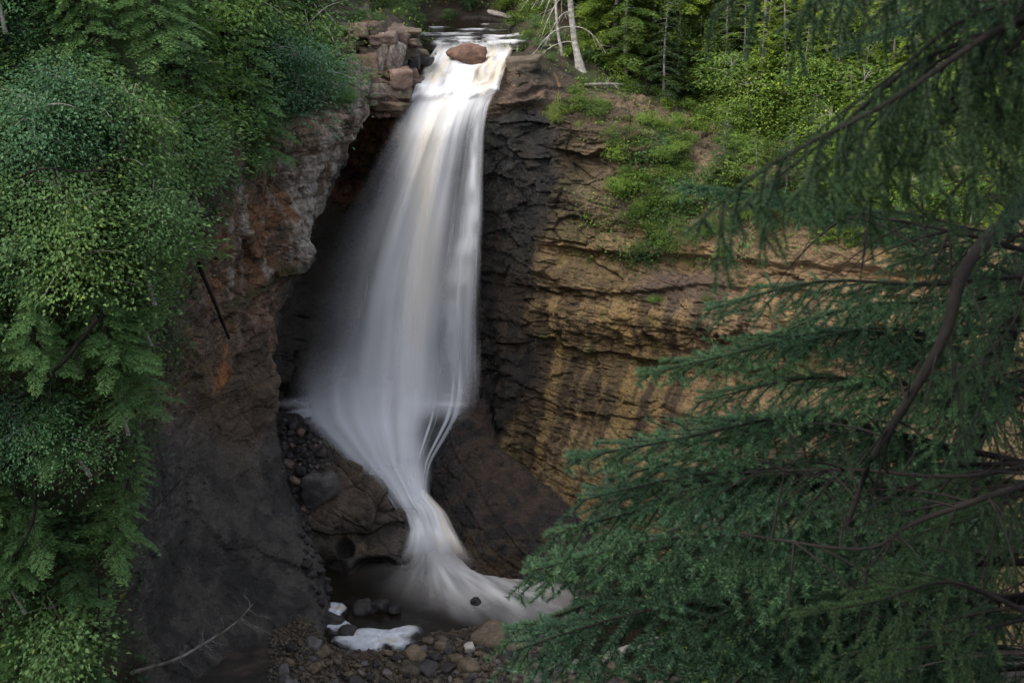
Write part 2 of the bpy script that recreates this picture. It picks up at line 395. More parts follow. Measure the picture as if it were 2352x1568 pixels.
def build_cliff_left():
    nv, nu = 420, 430
    rows = [[(-70.0, at(*r[0])[1] - 4, 20.5 + 0.01 * k)] + [at(*p) for p in r] for k, r in enumerate(LC)]
    back = [(-75.0, 80, 24.0), (-40, 78, 22.0), (-30, 76, 20.5), (-20, 74, 19.2), (-13, 73, 18.6), (-8.5, 72, 18.2), (-7.5, 72, 17.9), (-7, 72, 17.6)]
    G = loft([back] + rows, nv, nu)
    n = grid_normals(G)
    x, y = proj(G)
    # foliage edge: rock is bare to its right
    fe = interp(y, [(-300, 830), (0, 815), (150, 760), (240, 800), (262, 700), (300, 610), (400, 540), (520, 490), (640, 440), (800, 410), (950, 370), (1150, 335), (1300, 310), (1568, 305)])
    fe = fe + 35 * n2(x * 0.012, y * 0.012, 3, 4)
    bare = sstep(-30, 40, x - fe)
    rug = 0.5 * fbm(G * 0.5, 4, 11) + 0.16 * fbm(G * 1.7, 4, 12)
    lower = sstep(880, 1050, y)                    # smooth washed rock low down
    up = 1 - lower
    lay = beds(G, 0.55, 1.6, 0.10, 21, 0.05) * up
    cidx = np.linspace(-1, 6, nu)[None] + 0 * x
    # oblique overhang line and the break under the nose
    ln = interp(x, [(380, 1010), (480, 905), (540, 810), (640, 735), (700, 600), (760, 560)])
    t = y - (ln + 12 * n2(x * 0.02, y * 0, 2, 7))
    over = -0.4 * (1 - 0.85 * sstep(540, 625, x)) * sstep(0, 28, t) * (1 - sstep(150, 420, t)) * sstep(440, 500, x)
    ln2 = interp(x, [(440, 760), (560, 700), (620, 650), (700, 605)])
    t2 = y - ln2; over2 = -0.25 * sstep(0, 18, t2) * (1 - sstep(60, 160, t2)) * sstep(460, 540, x)
    hollow = -0.9 * np.exp(-(((x - 540) / 190) ** 2 + ((y - 1280) / 240) ** 2))
    sub = 0.07 * fbm(G * np.array([1.2, 1.2, 3.0]), 5, 14)
    crag = 0.10 * np.abs(fbm(G * 1.1, 5, 15)) * (1 - 0.6 * lower)
    fine = 0.05 * np.abs(fbm(G * np.array([4, 4, 6.]), 4, 16)) + 0.06 * np.abs(fbm((G @ np.array([[.8, 0, -.6], [0, 1, 0], [.6, 0, .8]])) * np.array([0.8, 0.8, 4.0]), 4, 17)) * lower
    fine = fine + facets(G + 0.25 * fbm(G * .8, 2, 18)[..., None], (.4, .4, .55), 0.24, 901) * up + facets(G, (1.6, 1.6, 2.4), 0.09, 911) * (1 - .5 * lower) + facets(G, (.4, .4, .4), 0.10, 921) * lower
    D = (0.7 * rug * (1 - 0.3 * lower) + lay + sub + crag * 1.5 + fine) * (0.4 + 0.6 * bare) + over + over2 + hollow
    sgn = np.sign((n * (np.array([0, 0, CAM_Z]) - G)).sum(-1, keepdims=True).mean())
    G = G + n * sgn * D[..., None]
    # colour of stone, stains and soil
    a = fbm(G * 0.8, 4, 31); b = fbm(G * 2.3, 4, 32); c3 = fbm(G * np.array([3., 3., .7]), 4, 33)
    rock = L((0.075, 0.054, 0.038), (0.165, 0.120, 0.085), sstep(-0.4, 0.4, a + 0.5 * b))
    org = sstep(-0.05, 0.35, b * 0.6 + a * 0.5 + 0.55 * np.exp(-(((x - 590) / 120) ** 2 + ((y - 530) / 150) ** 2)) - 0.1) * (1 - lower)
    rock = L(rock, (0.18, 0.085, 0.035), org * 0.75 * sstep(360, 460, y))
    pale = np.clip(sstep(0.0, 0.3, c3 * 0.7 + b * 0.5 + 0.45 * np.exp(-((x - interp(y, [(250, 790), (450, 715), (620, 665)])) / 55) ** 2) * (1 - sstep(560, 680, y)) - 0.12), 0, 1)
    rock = L(rock, (0.30, 0.27, 0.245), pale * 0.85 * (1 - sstep(600, 800, y)))
    pinkz = np.exp(-(((x - 625) / 60) ** 2 + ((y - 725) / 45) ** 2)) + np.exp(-(((x - 740) / 90) ** 2 + ((y - 275) / 30) ** 2))
    rock = L(rock, (0.30, 0.18, 0.14), np.clip(pinkz, 0, 1) * 0.8 * sstep(-0.4, 0.2, b))
    strip = np.exp(-((x - interp(y, [(800, 515), (900, 485)])) / 10) ** 2) * sstep(770, 810, y) * (1 - sstep(880, 910, y))
    rock = L(rock, (0.34, 0.13, 0.03), strip * 0.8)
    moss = sstep(0.05, 0.4, b * 0.7 + 0.6 * np.exp(-((y - ln2 + 5) / 22) ** 2) * sstep(480, 560, x) - 0.1)
    rock = L(rock, (0.035, 0.045, 0.012), moss * 0.7 * (1 - lower))
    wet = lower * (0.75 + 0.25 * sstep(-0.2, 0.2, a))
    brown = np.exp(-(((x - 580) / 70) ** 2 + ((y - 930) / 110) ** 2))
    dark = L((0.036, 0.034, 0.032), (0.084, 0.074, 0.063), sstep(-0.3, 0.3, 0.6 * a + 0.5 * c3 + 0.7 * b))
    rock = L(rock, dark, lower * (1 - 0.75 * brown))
    rock = L(rock, (0.085, 0.065, 0.042), brown * 0.6)
    soil = L((0.028, 0.026, 0.013), (0.06, 0.045, 0.028), sstep(-0.3, 0.3, b))
    soil = L(soil, (0.03, 0.05, 0.014), sstep(0, 0.3, a))
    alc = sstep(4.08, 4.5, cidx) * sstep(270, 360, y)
    rock = L(rock, (0.016, 0.014, 0.013), alc * 0.95); wet = np.maximum(wet, alc)  # wrap into the alcove: wet, its shade also put into the colour
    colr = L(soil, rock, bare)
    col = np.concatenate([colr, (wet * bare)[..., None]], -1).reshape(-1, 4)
    F = grid_faces(nv, nu)
    o = link('cliff_left', mesh_np('cliff_left', G.reshape(-1, 3), F, False, col, [M['cliff']]), kind='structure')
    return o, G, bare
cliff_left, GL, BARE_L = build_cliff_left()

# ---- back and right cliff: from behind the left nose, round the plunge, along the tan wall
CX = [-300, 250, 560, 700, 820, 900, 945, 985, 1060, 1150, 1190, 1280, 1420, 1640, 1900, 2352, 2900]
def row_z(*yz):
    yz = (yz[0], yz[0]) + yz if len(yz) == 15 else yz
    return [atz(px, Y, z) for px, (Y, z) in zip(CX, yz)]
def row_p(*pY):
    pY = ((pY[0][0], pY[0][1] + .6), (pY[0][0], pY[0][1] + .3)) + pY
    return [at(px, py, Y) for px, (py, Y) in zip(CX, pY)]
CB = [
 row_z(*[(420, 45)] * 15),
 row_z(*[(130, 20.5)] * 5, *[(130, 18)] * 4, *[(130, 19)] * 6),
 row_z((72,18.5),(72,18.5),(72,18.3),(70,18),(68,17.5),(66,16.6),(66,16.4),(66,16.4),(66,16.4),(66,16.4),(66,16.6),(68,17),(68,17.4),(66,18),(60,19)),
 row_z((56,17.4),(56,17.4),(56,17.2),(55,16.8),(54.5,15.9),(55.5,14.4),(56,14.3),(56,14.35),(55.5,15.2),(55,15.7),(56,15.9),(57,16.2),(57,16.6),(54,17.2),(48,18)),
 row_p((80,48),(70,47.6),(60,47.2),(36,46.8),(52,48.2),(112,48.4),(113,48.4),(113,48.4),(122,47.6),(160,48),(178,49.2),(200,50),(230,50),(250,48),(200,40)),
 row_p((140,47.5),(130,46.8),(120,46),(105,45.4),(125,46.6),(165,47),(178,46.5),(172,46.6),(165,46.4),(215,46.2),(232,47),(260,48),(300,47),(330,44),(330,37)),
 row_p((270,47.5),(262,46.5),(255,45.7),(258,45.1),(258,45.8),(245,46.2),(258,45.9),(232,45.4),(225,45.3),(262,45.3),(300,45.1),(330,45.4),(380,44),(420,40),(460,33.5)),
 row_p((420,52),(420,51),(420,49.5),(420,48),(420,46.7),(420,46.5),(420,46.2),(400,45.5),(400,45.4),(400,45),(400,44.2),(430,43.4),(470,41.5),(500,37.5),(560,31)),
 row_p((560,53),(560,52.2),(560,51),(560,49),(560,47.2),(560,46.9),(560,46.3),(560,45.4),(560,45.2),(560,44.6),(560,43.4),(590,42),(600,39.8),(620,36),(680,29.5)),
 row_p((700,53),(700,52.2),(700,51),(700,49.2),(700,47.4),(700,47),(700,46.3),(700,45.3),(700,45),(700,44),(720,42.7),(740,41),(760,39),(780,35),(850,28.5)),
 row_p((800,52),(800,51.5),(800,50.5),(800,49),(800,47.3),(800,47),(800,46.2),(800,45.2),(800,44.9),(800,44.2),(805,43.2),(830,41.5),(860,39.5),(880,35.5),(950,29)),
 row_p((900,50),(910,50),(930,49),(950,48),(950,46.8),(950,46.5),(950,45.8),(960,44.9),(960,44.6),(960,43.6),(960,42.5),(980,41),(1010,38.5),(1040,34.5),(1120,28)),
 row_p((960,46),(970,46),(1000,45.8),(1010,45.3),(1010,45.1),(1010,44.8),(1010,44.6),(1040,44.3),(1080,44),(1120,42.6),(1200,41),(1250,39),(1300,37),(1350,33),(1430,26.5)),
 row_p((1100,42),(1150,41),(1200,40),(1200,40),(1200,40),(1200,40.5),(1200,41),(1220,41.3),(1250,41.5),(1300,40.6),(1350,39.2),(1400,37.2),(1450,35.2),(1500,31.2),(1560,25))]
def build_cliff_back():
    nv, nu = 520, 560
    # spend the samples on the face
    rows = np.array(CB)
    Gd = catmull(rows, 1301)
    tt = np.concatenate([np.linspace(0, 2, 12, endpoint=False), np.linspace(2, 4, 60, endpoint=False), np.linspace(4, 12, 400, endpoint=False), np.linspace(12, 13, 48)])
    Gd = Gd[np.clip(np.round(tt / 13 * 1300).astype(int), 0, 1300)]
    sw = np.swapaxes(Gd, 0, 1); k = len(CX)
    dense = catmull(sw, 2801)
    pxs = np.interp(np.linspace(0, k - 1, 2801), np.arange(k), CX)
    want = np.concatenate([np.linspace(-300, 560, 6, endpoint=False), np.linspace(560, 760, 20, endpoint=False), np.linspace(760, 1800, 440, endpoint=False), np.linspace(1800, 2900, 100)])
    idx = np.clip(np.searchsorted(pxs, want), 0, 2800)
    G = np.swapaxes(dense[idx], 0, 1)
    nv, nu = G.shape[:2]
    n = grid_normals(G); x, y = proj(G)
    face = np.zeros(nv); face[:] = sstep(4.0, 5.2, tt); face = face[:, None] * np.ones((1, nu))
    rug = 0.2 * fbm(G * 0.55, 4, 41) + 0.10 * fbm(G * 1.9, 4, 42) + 0.05 * np.abs(fbm(G * 5.0, 3, 43))
    # dark wet wall right of the water
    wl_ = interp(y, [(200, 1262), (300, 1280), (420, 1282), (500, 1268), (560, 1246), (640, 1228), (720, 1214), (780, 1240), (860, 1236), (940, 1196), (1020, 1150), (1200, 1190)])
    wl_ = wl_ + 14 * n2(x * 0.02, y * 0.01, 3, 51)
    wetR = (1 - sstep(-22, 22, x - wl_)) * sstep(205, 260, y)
    wet_shade = (1 - sstep(900, 950, x - 60 * n2(x * .01, y * .01, 2, 3))) * sstep(400, 520, y)  # alcove: wet rock, with the overhang's shade put into its colour too
    wet = np.clip(np.maximum(wetR * sstep(930, 960, x), wet_shade), 0, 1)
    lay_a = beds(G, 0.42, 1.3, 0.16, 61, 0.05)
    lay_b = beds(G, 0.9, 3.0, 0.07, 63, 0.035) + beds(G, 0.28, 1.1, 0.06, 64, 0.03)
    upper_right = sstep(1230, 1330, x) * (1 - sstep(520, 620, y))
    left_up = (1 - sstep(950, 980, x)) * (1 - sstep(300, 420, y))
    lay = lay_a * (0.3 + 1.6 * left_up) * (1 - 0.5 * wet) + lay_b * (1 - wet)
    # long ledges of the tan wall
    def ledge(pts, depth, sharp, decay, x0, x1):
        ln = interp(x, pts) + 9 * n2(x * 0.02, x * 0, 3, int(depth * 100) + 7)
        t = y - ln
        return -depth * sstep(0, sharp, t) * (1 - sstep(decay * 0.3, decay, t)) * sstep(x0 - 40, x0 + 40, x) * (1 - sstep(x1, x1 + 200, x))
    led = ledge([(1210, 765), (1330, 795), (1450, 818), (1640, 838), (1900, 860), (2400, 900)], 0.32, 8, 100, 1225, 2600)
    led = led + ledge([(1210, 655), (1400, 668), (1640, 650), (2400, 700)], 0.22, 7, 60, 1240, 2600)
    led = led + ledge([(1210, 560), (1400, 575), (1640, 590), (2400, 640)], 0.35, 9, 80, 1260, 2600)
    led = led + ledge([(1280, 335), (1340, 352), (1420, 330), (1640, 360)], 0.6, 10, 110, 1285, 1480)
    led = led + ledge([(1150, 222), (1280, 226), (1400, 240)], 0.35, 8, 70, 1120, 1300)
    led = led + ledge([(1160, 186), (1280, 194)], 0.2, 5, 25, 1160, 1280)
    led = led + ledge([(800, 270), (940, 262)], 0.5, 8, 90, 700, 930)
    led = led + ledge([(1250, 945), (1640, 960)], 0.10, 5, 50, 1300, 2000)
    # flutes washed down the lower wall
    arc = G[..., 0] * 0.75 - G[..., 1] * 0.65
    fl = vnoise(np.stack([arc * 3.2, G[..., 2] * 0.25, arc * 0], -1), 71) * 0.6 + vnoise(np.stack([arc * 7.5, G[..., 2] * 0.35, arc * 0], -1), 72) * 0.4
    flute = 0.075 * fl * sstep(640, 720, y) * sstep(1215, 1270, x)
    crag = 0.13 * np.abs(fbm(G * np.array([1.3, 1.3, 2.0]), 5, 44)) + 0.05 * fbm(G * np.array([3, 3, 6.]), 4, 45)
    rubble = 0.35 * np.abs(fbm(G * 1.5, 4, 46)) * sstep(1560, 1680, x) * (1 - sstep(720, 790, y)) * sstep(540, 580, y)
    frac = facets(G, (.8, .8, 1.6), 0.16, 931) * (1 - 0.5 * sstep(640, 720, y) * sstep(1200, 1260, x)) + facets(G, (2.2, 2.2, 4.0), 0.06, 941)
    wetrug = wet * (0.16 * fbm(G * np.array([1.6, 1.6, .6]), 4, 47))
    D = (rug + lay + crag + led + flute + rubble + wetrug + frac) * face + (1 - face) * 0.12 * fbm(G * 0.8, 3, 48) * (tt > 2)[:, None]
    # beds of the stream stay low
    sgn = np.sign((n * (np.array([0, 0, CAM_Z]) - G)).sum(-1).mean())
    chan = gauss(x, 1070, 110) * (1 - sstep(230, 300, y)) * 0.6
    D = D * (1 - chan)
    G = G + n * sgn * D[..., None]
    G[..., 2] -= 0.45 * gauss(x, 1070, 95) ** 0.5 * (1 - sstep(230, 300, y)) * sstep(3.0, 3.6, tt)[:, None]
    # ---- colour
    a = fbm(G * 0.7, 4, 81); b = fbm(G * 2.4, 4, 82)
    st = fbm(np.stack([arc * 2.6, G[..., 2] * 0.22, arc * 0 + 5], -1), 4, 83)       # vertical run-off stains
    st2 = fbm(np.stack([arc * 6.0, G[..., 2] * 0.5, arc * 0 + 9], -1), 3, 84)
    tan = L((0.09, 0.063, 0.030), (0.195, 0.138, 0.068), sstep(-0.4, 0.4, a + 0.5 * b))
    pinkish = sstep(1480, 1640, x + 60 * a)
    tan = L(tan, (0.20, 0.138, 0.075), pinkish * 0.7)
    tan = L(tan, (0.27, 0.19, 0.06), np.clip(sstep(0.05, 0.4, st) * 0.3 * (1 - pinkish), 0, 1))
    ylw = sstep(0.15, 0.4, a + 0.3 * b) * sstep(520, 560, y) * (1 - sstep(780, 900, y))
    tan = L(tan, (0.26, 0.155, 0.06), ylw * 0.45)
    tan = L(tan, (0.034, 0.024, 0.015), sstep(-0.04, 0.26, -0.75 * st + 0.7 * st2 + 0.35 * b + 0.08 * sstep(820, 900, y)) * 0.75 * sstep(600, 700, y))
    db = np.exp(-(((x - 1560) / 130) ** 2 + ((y - 660) / 55) ** 2))
    tan = L(tan, (0.085, 0.06, 0.045), np.clip(sstep(-0.25, 0.25, b + db - 0.45) * db * 1.6, 0, 0.9))
    moss = sstep(0.0, 0.35, b * 0.6 + a * 0.4 + 0.55 * np.exp(-(((x - 1320) / 50) ** 2 + ((y - 440) / 130) ** 2)) + 0.3 * gauss(y, interp(x, [(1210, 775), (1450, 830), (1640, 850), (2400, 900)]), 16) - 0.12)
    tan = L(tan, (0.075, 0.075, 0.016), moss * 0.7)
    upc = L((0.045, 0.035, 0.021), (0.12, 0.084, 0.056), sstep(-0.3, 0.35, a + 0.7 * b))
    tan = L(tan, upc, (1 - sstep(500, 580, y)) * 0.7)
    # upper-left blocks: pink-brown with grey lichen
    ul = L((0.10, 0.06, 0.042), (0.22, 0.14, 0.11), sstep(-0.3, 0.3, a + 0.6 * b))
    ul = L(ul, (0.38, 0.34, 0.31), sstep(0.25, 0.45, b) * 0.6)
    red = L((0.06, 0.03, 0.016), (0.15, 0.062, 0.026), sstep(-0.2, 0.35, st + 0.4 * b))
    ul = L(ul, red, sstep(258, 285, y))
    cc = L(ul, tan, sstep(1000, 1100, x))
    bank = L((0.05, 0.036, 0.024), (0.12, 0.08, 0.055), sstep(-0.3, 0.3, b + 0.5 * a))
    cc = L(cc, bank, sstep(1130, 1160, x) * (1 - sstep(1260, 1330, x)) * (1 - sstep(212, 235, y)))
    wetc = L((0.004, 0.0045, 0.005), (0.022, 0.018, 0.014), sstep(-0.2, 0.45, 0.6 * st + 0.9 * b) * sstep(1000, 1100, x))  # alcove side held at the darkest tone for its shade
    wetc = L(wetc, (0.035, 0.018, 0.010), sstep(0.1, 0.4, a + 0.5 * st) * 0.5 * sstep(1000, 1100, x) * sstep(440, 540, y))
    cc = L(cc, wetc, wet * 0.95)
    soil = L((0.025, 0.022, 0.012), (0.07, 0.047, 0.031), sstep(-0.35, 0.35, b + 0.4 * a))
    soil = L(soil, (0.04, 0.05, 0.014), sstep(0.05, 0.3, a))
    top = 1 - face
    cc = L(cc, soil, top)
    # bed of the upper stream
    cc = L(cc, (0.03, 0.022, 0.014), np.clip(gauss(x, 1065, 105), 0, 1) * (1 - sstep(118, 140, y)))
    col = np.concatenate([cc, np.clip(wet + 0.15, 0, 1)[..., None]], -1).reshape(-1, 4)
    o = link('cliff_back', mesh_np('cliff_back', G.reshape(-1, 3), grid_faces(nv, nu), False, col, [M['cliff']]), kind='structure')
    return o, G, x, y, tt
cliff_back, GB, XB, YB, TB = build_cliff_back()

# ---- gorge floor and hillside below the viewpoint
def floor_z(x, y):
    P = np.stack([x, y, x * 0], -1); px, py = proj(P)
    bs_ = interp(px, [(640, 1425), (705, 1430), (790, 1488), (955, 1486), (1000, 1445), (1150, 1425), (1300, 1480)])
    bar = sstep(0, 45, py - bs_ + 10 * n2(x * 0.9, y * 0.9, 2, 5)) * (1 - 0.55 * sstep(1180, 1300, px))
    leftbank = sstep(760, 700, px) * sstep(1180, 1260, py)
    h = -0.45 + 0.85 * bar + 0.6 * leftbank * 0.6
    h = h + sstep(1500, 1750, py) * 0.5
    return h + 0.10 * n2(x * 1.6, y * 1.6, 3, 6)
def build_floor():
    xs = np.linspace(-14, 16, 170); ys = np.linspace(22, 50, 170)
    X, Y = np.meshgrid(xs, ys); Z = floor_z(X, Y)
    G = np.stack([X, Y, Z], -1)
    b = fbm(G * 1.5, 4, 91)
    cc = L((0.03, 0.024, 0.018), (0.085, 0.062, 0.042), sstep(-0.3, 0.3, b))
    col = np.concatenate([cc, 0.4 + 0 * b[..., None]], -1).reshape(-1, 4)
    link('gorge_floor', mesh_np('gorge_floor', G.reshape(-1, 3), grid_faces(170, 170), True, col, [M['cliff']]), kind='structure')
    return G
GF = build_floor()
def hill_z(x, y): return 19.2 - 0.78 * y + 0.02 * np.abs(x) * 1.0 + 0.3 * n2(x * 0.3, y * 0.3, 3, 8)
def build_hillside():
    xs = np.linspace(-8.2, 60, 120); ys = np.linspace(-2, 25.2, 80)
    X, Y = np.meshgrid(xs, ys); Z = hill_z(X, Y) + 0.12 * np.clip(X - 6, 0, None)
    Z = np.where(Y < 0, 19.2 + 0.3 * n2(X * 0.3, Y * 0.3, 3, 8), Z)
    link('hillside', mesh_np('hillside', np.stack([X, Y, Z], -1).reshape(-1, 3), grid_faces(80, 120), True, None, [M['soil']]), kind='structure')
build_hillside()

BVH_L = bvh_of(GL.reshape(-1, 3), grid_faces(*GL.shape[:2]))
BVH_B = bvh_of(GB.reshape(-1, 3), grid_faces(*GB.shape[:2]))
BVH_F = bvh_of(GF.reshape(-1, 3), grid_faces(*GF.shape[:2]))
CAMV = Vector((0, 0, CAM_Z))
def hit(px, py, trees=(BVH_L, BVH_B, BVH_F)):
    d = (Vector(at(px, py, 40.0)) - CAMV).normalized(); best = None
    for t in trees:
        p, nn, i, dist = t.ray_cast(CAMV, d)
        if p is not None and (best is None or dist < best[1]): best = (p, dist, nn)
    return best[0] if best else Vector(on_z(px, py, 0.0))
def drop(x, y, z0=60.0, trees=(BVH_B, BVH_L, BVH_F)):
    best = -1.2
    for t in trees:
        p, nn, i, dist = t.ray_cast(Vector((x, y, z0)), Vector((0, 0, -1)))
        if p is not None: best = max(best, p.z)
    return best

# ---- pool and upper stream
def build_pool():
    xs = np.linspace(-9, 13, 60); ys = np.linspace(28, 45, 60)
    X, Y = np.meshgrid(xs, ys)
    Z = 0.0 * X + 0.015 * n2(X * 1.3, Y * 1.3, 3, 9)
    link('pool', mesh_np('pool', np.stack([X, Y, Z], -1).reshape(-1, 3), grid_faces(60, 60), True, None, [M['water']]), kind='structure')
build_pool()
def build_stream():
    rows = []
    for Y, l, r, z in [(57.5, 890, 1260, 14.84), (55, 900, 1240, 14.82), (52, 925, 1225, 14.80), (50, 945, 1215, 14.78), (48.8, 965, 1200, 14.74)]:
        rows.append([atz(px, Y, z) for px in np.linspace(l, r, 6)])
    G = loft(rows, 70, 90)
    G[..., 2] += 0.03 * fbm(G * np.array([1.0, 2.2, 1]), 3, 10)
    link('stream', mesh_np('stream', G.reshape(-1, 3), grid_faces(70, 90), True, None, [M['water']]), kind='structure')
build_stream()

# ================================================================== THE WATERFALL
WHITE = np.array([0.86, 0.86, 0.86]); TAN_W = np.array([0.72, 0.62, 0.46]); BLUE_W = np.array([0.77, 0.80, 0.86])
fall = thing('waterfall', 'tall white waterfall fanning out as it drops over the rock lip into the gorge', 'waterfall', atz(1000, 44.5, 3.0))
def child_w(name, G, rgb, alpha, kind=None):
    col = np.concatenate([rgb, np.clip(alpha, 0, 1)[..., None]], -1).reshape(-1, 4)
    V = G.reshape(-1, 3) - np.array(fall.location)
    o = link(name, mesh_np(name, V, grid_faces(*G.shape[:2]), True, col, [M['white_water']]), fall)
    return o
# edges of the falling sheet: py, left px, right px, distance
EDGE = [(196, 955, 1150, 46.0), (240, 925, 1125, 45.35), (300, 890, 1114, 44.95), (400, 828, 1112, 44.6), (500, 762, 1112, 44.35), (600, 715, 1108, 44.1),
        (700, 688, 1106, 43.85), (800, 672, 1106, 43.6), (900, 655, 1106, 43.3), (960, 672, 1090, 43.0), (1010, 730, 1050, 42.6), (1060, 790, 1010, 42.0), (1110, 862, 990, 41.3), (1150, 892, 995, 40.9), (1200, 925, 1030, 40.3)]
CORE = [(196, 1055), (240, 1025), (300, 1000), (400, 985), (500, 972), (600, 955), (700, 935), (800, 915), (900, 900), (1000, 880), (1060, 890), (1110, 922), (1150, 940), (1200, 975)]
def sheet(dY, y0, y1, seed, mode, nv=330, nu=230):
    ys = np.linspace(y0, y1, nv); e = np.array(EDGE)
    l = np.interp(ys, e[:, 0], e[:, 1]); r = np.interp(ys, e[:, 0], e[:, 2]); Yd = np.interp(ys, e[:, 0], e[:, 3])
    ker = np.ones(15) / 15
    sm = lambda q: np.convolve(np.pad(q, 7, mode='edge'), ker, 'valid')
    l, r, Yd = sm(l), sm(r), sm(Yd)
    u = np.linspace(0, 1, nu)
    PX = l[:, None] + (r - l)[:, None] * u[None]; PY = ys[:, None] + 0 * PX
    U = u[None] + 0 * PX
    core = interp(PY, CORE); v = (PY - 196) / 950.0
    # fold lines follow the fall: coordinate that fans out with the sheet
    lane = U * 26
    s1 = fbm(np.stack([lane * 0.38, v * 1.6 + U, lane * 0 + seed], -1), 2, seed)
    s2 = 1.4 * fbm(np.stack([lane * 1.9, v * 2.2, lane * 0 + seed], -1), 2, seed + 9) * sstep(-40, 60, PX - core + 0 * v)
    s3 = fbm(np.stack([lane * 0.25, v * 3.0, lane * 0 + seed], -1), 3, seed + 19)
    dx0 = PX - core
    calm = 1 - 0.4 * sstep(550, 950, PY) * (dx0 < 0); s1 = s1 * calm; s2 = s2 * calm
    dx = PX - core
    wl = interp(PY, [(196, 95), (300, 70), (400, 75), (600, 82), (800, 95), (900, 120), (980, 130), (1060, 95), (1150, 55)])
    wr = interp(PY, [(196, 90), (260, 75), (400, 55), (600, 62), (800, 80), (950, 105), (1060, 85), (1150, 45)])
    w = np.where(dx < 0, wl, wr)
    dens = np.exp(-(np.abs(dx) / w) ** 2.4)
    rg = fbm(np.stack([lane * 0.15, v * 9.0, lane * 0 + seed], -1), 3, seed + 29)
    U = np.clip(U + 0.06 * rg * np.sin(np.pi * U) ** .5 * sstep(0.2, 0.5, v), 0, 1)
    edge = sstep(0.0, 0.12, U) * sstep(0.0, interp(PY, [(196, 0.04), (850, 0.06), (980, 0.22), (1150, 0.25)]), 1 - U)
    edgeT = sstep(0, 0.04, (PY - y0) / (y1 - y0))
    edgeB = sstep(0, 0.05, (y1 - PY) / (y1 - y0))
    if mode == 'core':
        al = np.maximum(dens * 1.1, 0.22 * (0.8 + s1) * sstep(0.1, 0.5, U)) * (0.95 + 0.3 * s1 + 0.06 * s2)
        al = al * (0.80 + 0.2 * sstep(-0.4, 0.2, s3))
    elif mode == 'veil':      # thin spray to the left of the core, strands over the stepped rock to its right
        veil = np.where(dx < 0, 0.60 * sstep(0, 0.55, U) ** 1.1 * (0.85 + 0.6 * s1 + 0.4 * s3), 0.0)
        rs = np.where(dx > 0, np.clip(0.24 + 1.0 * s1 + 1.1 * s2, 0, 1) * interp(PY, [(196, 1), (250, .8), (300, .25), (440, .2), (520, .65), (600, .9), (800, .75), (950, .8), (1100, 0.9)]), 0.0)
        # bright thread that hops down the right-hand steps
        thr = interp(PY, [(196, 1130), (250, 1098), (330, 1090), (400, 1086), (470, 1085), (540, 1078), (620, 1050), (720, 1040), (900, 1035)])
        rs = np.maximum(rs, gauss(PX, thr, interp(PY, [(196, 14), (380, 8), (440, 16), (540, 24), (640, 34), (900, 40)])) * (0.72 + 0.35 * vnoise(np.stack([v * 26, U * 22, v * 0], -1), 5)) * (1 - 0.5 * sstep(560, 760, PY)))
        al = veil + rs
        al = np.maximum(al, 0.55 * sstep(880, 1000, PY) * (0.7 + 0.5 * s1) * (1 - sstep(1060, 1150, PY) * 0.3))
    else:                     # drops thrown forward of the sheet
        al = 0.42 * np.exp(-(np.abs(dx + 10) / (w * 0.75)) ** 2) * np.clip(0.5 + 0.9 * s1 + 0.1 * s2, 0, 1.4)
        al = np.maximum(al, 0.62 * np.exp(-(((PX - 880) / 150) ** 2 + ((PY - 985) / 105) ** 2)) * (0.9 + 0.4 * s3)) + 0.25 * np.exp(-(((PX - 800) / 120) ** 2 + ((PY - 930) / 90) ** 2))
    flank = sstep(925, 975, PY) * sstep(45, 110, dx) * (1 - sstep(1090, 1140, PY))
    al = al * (1 - flank * (0.85 if mode != 'veil' else 0.15)) if mode != 'veil' else al * (1 - flank) + flank * np.clip(0.12 + 1.6 * s2 + 0.5 * s1, 0, .9)
    al = al + 0.35 * gauss(PY, 928 + 4 * s1, 5) * sstep(40, 80, dx) * sstep(0.02, 0.1, 1 - U) * (mode == 'veil')
    al = np.clip(al, 0, 1) * edge * edgeT * edgeB
    bulge = 0.45 * dens + 0.10 * s1 + 0.008 * s2
    Yg = Yd[:, None] + dY - bulge * sstep(0, 0.15, v + 0.02)
    G = np.stack(at(PX, PY, Yg), -1)
    tan_line = interp(PY, [(196, 1050), (260, 1010), (330, 985), (420, 975), (560, 985), (700, 965), (850, 940), (1000, 900)])
    tn = np.clip(gauss(PX, tan_line, 26) * (0.6 + 0.6 * s3) + 0.3 * sstep(0.15, 0.5, s1) * gauss(PX, tan_line, 70), 0, 1) * (1 - 0.6 * sstep(600, 900, PY))
    rgb = L(np.broadcast_to(WHITE, G.shape), TAN_W, tn * 0.75)
    rgb = L(rgb, BLUE_W, np.clip(sstep(500, 1000, PY) * 0.6 + 0.5 * sstep(60, 200, np.abs(dx)), 0, 0.8))
    return G, rgb, al
for nm, args in (('curtain', (0.0, 196, 1190, 3, 'core')), ('spray_veil', (0.35, 205, 1160, 13, 'veil')), ('front_spray', (-0.55, 260, 1150, 23, 'front'))):
    child_w(nm, *sheet(*args))
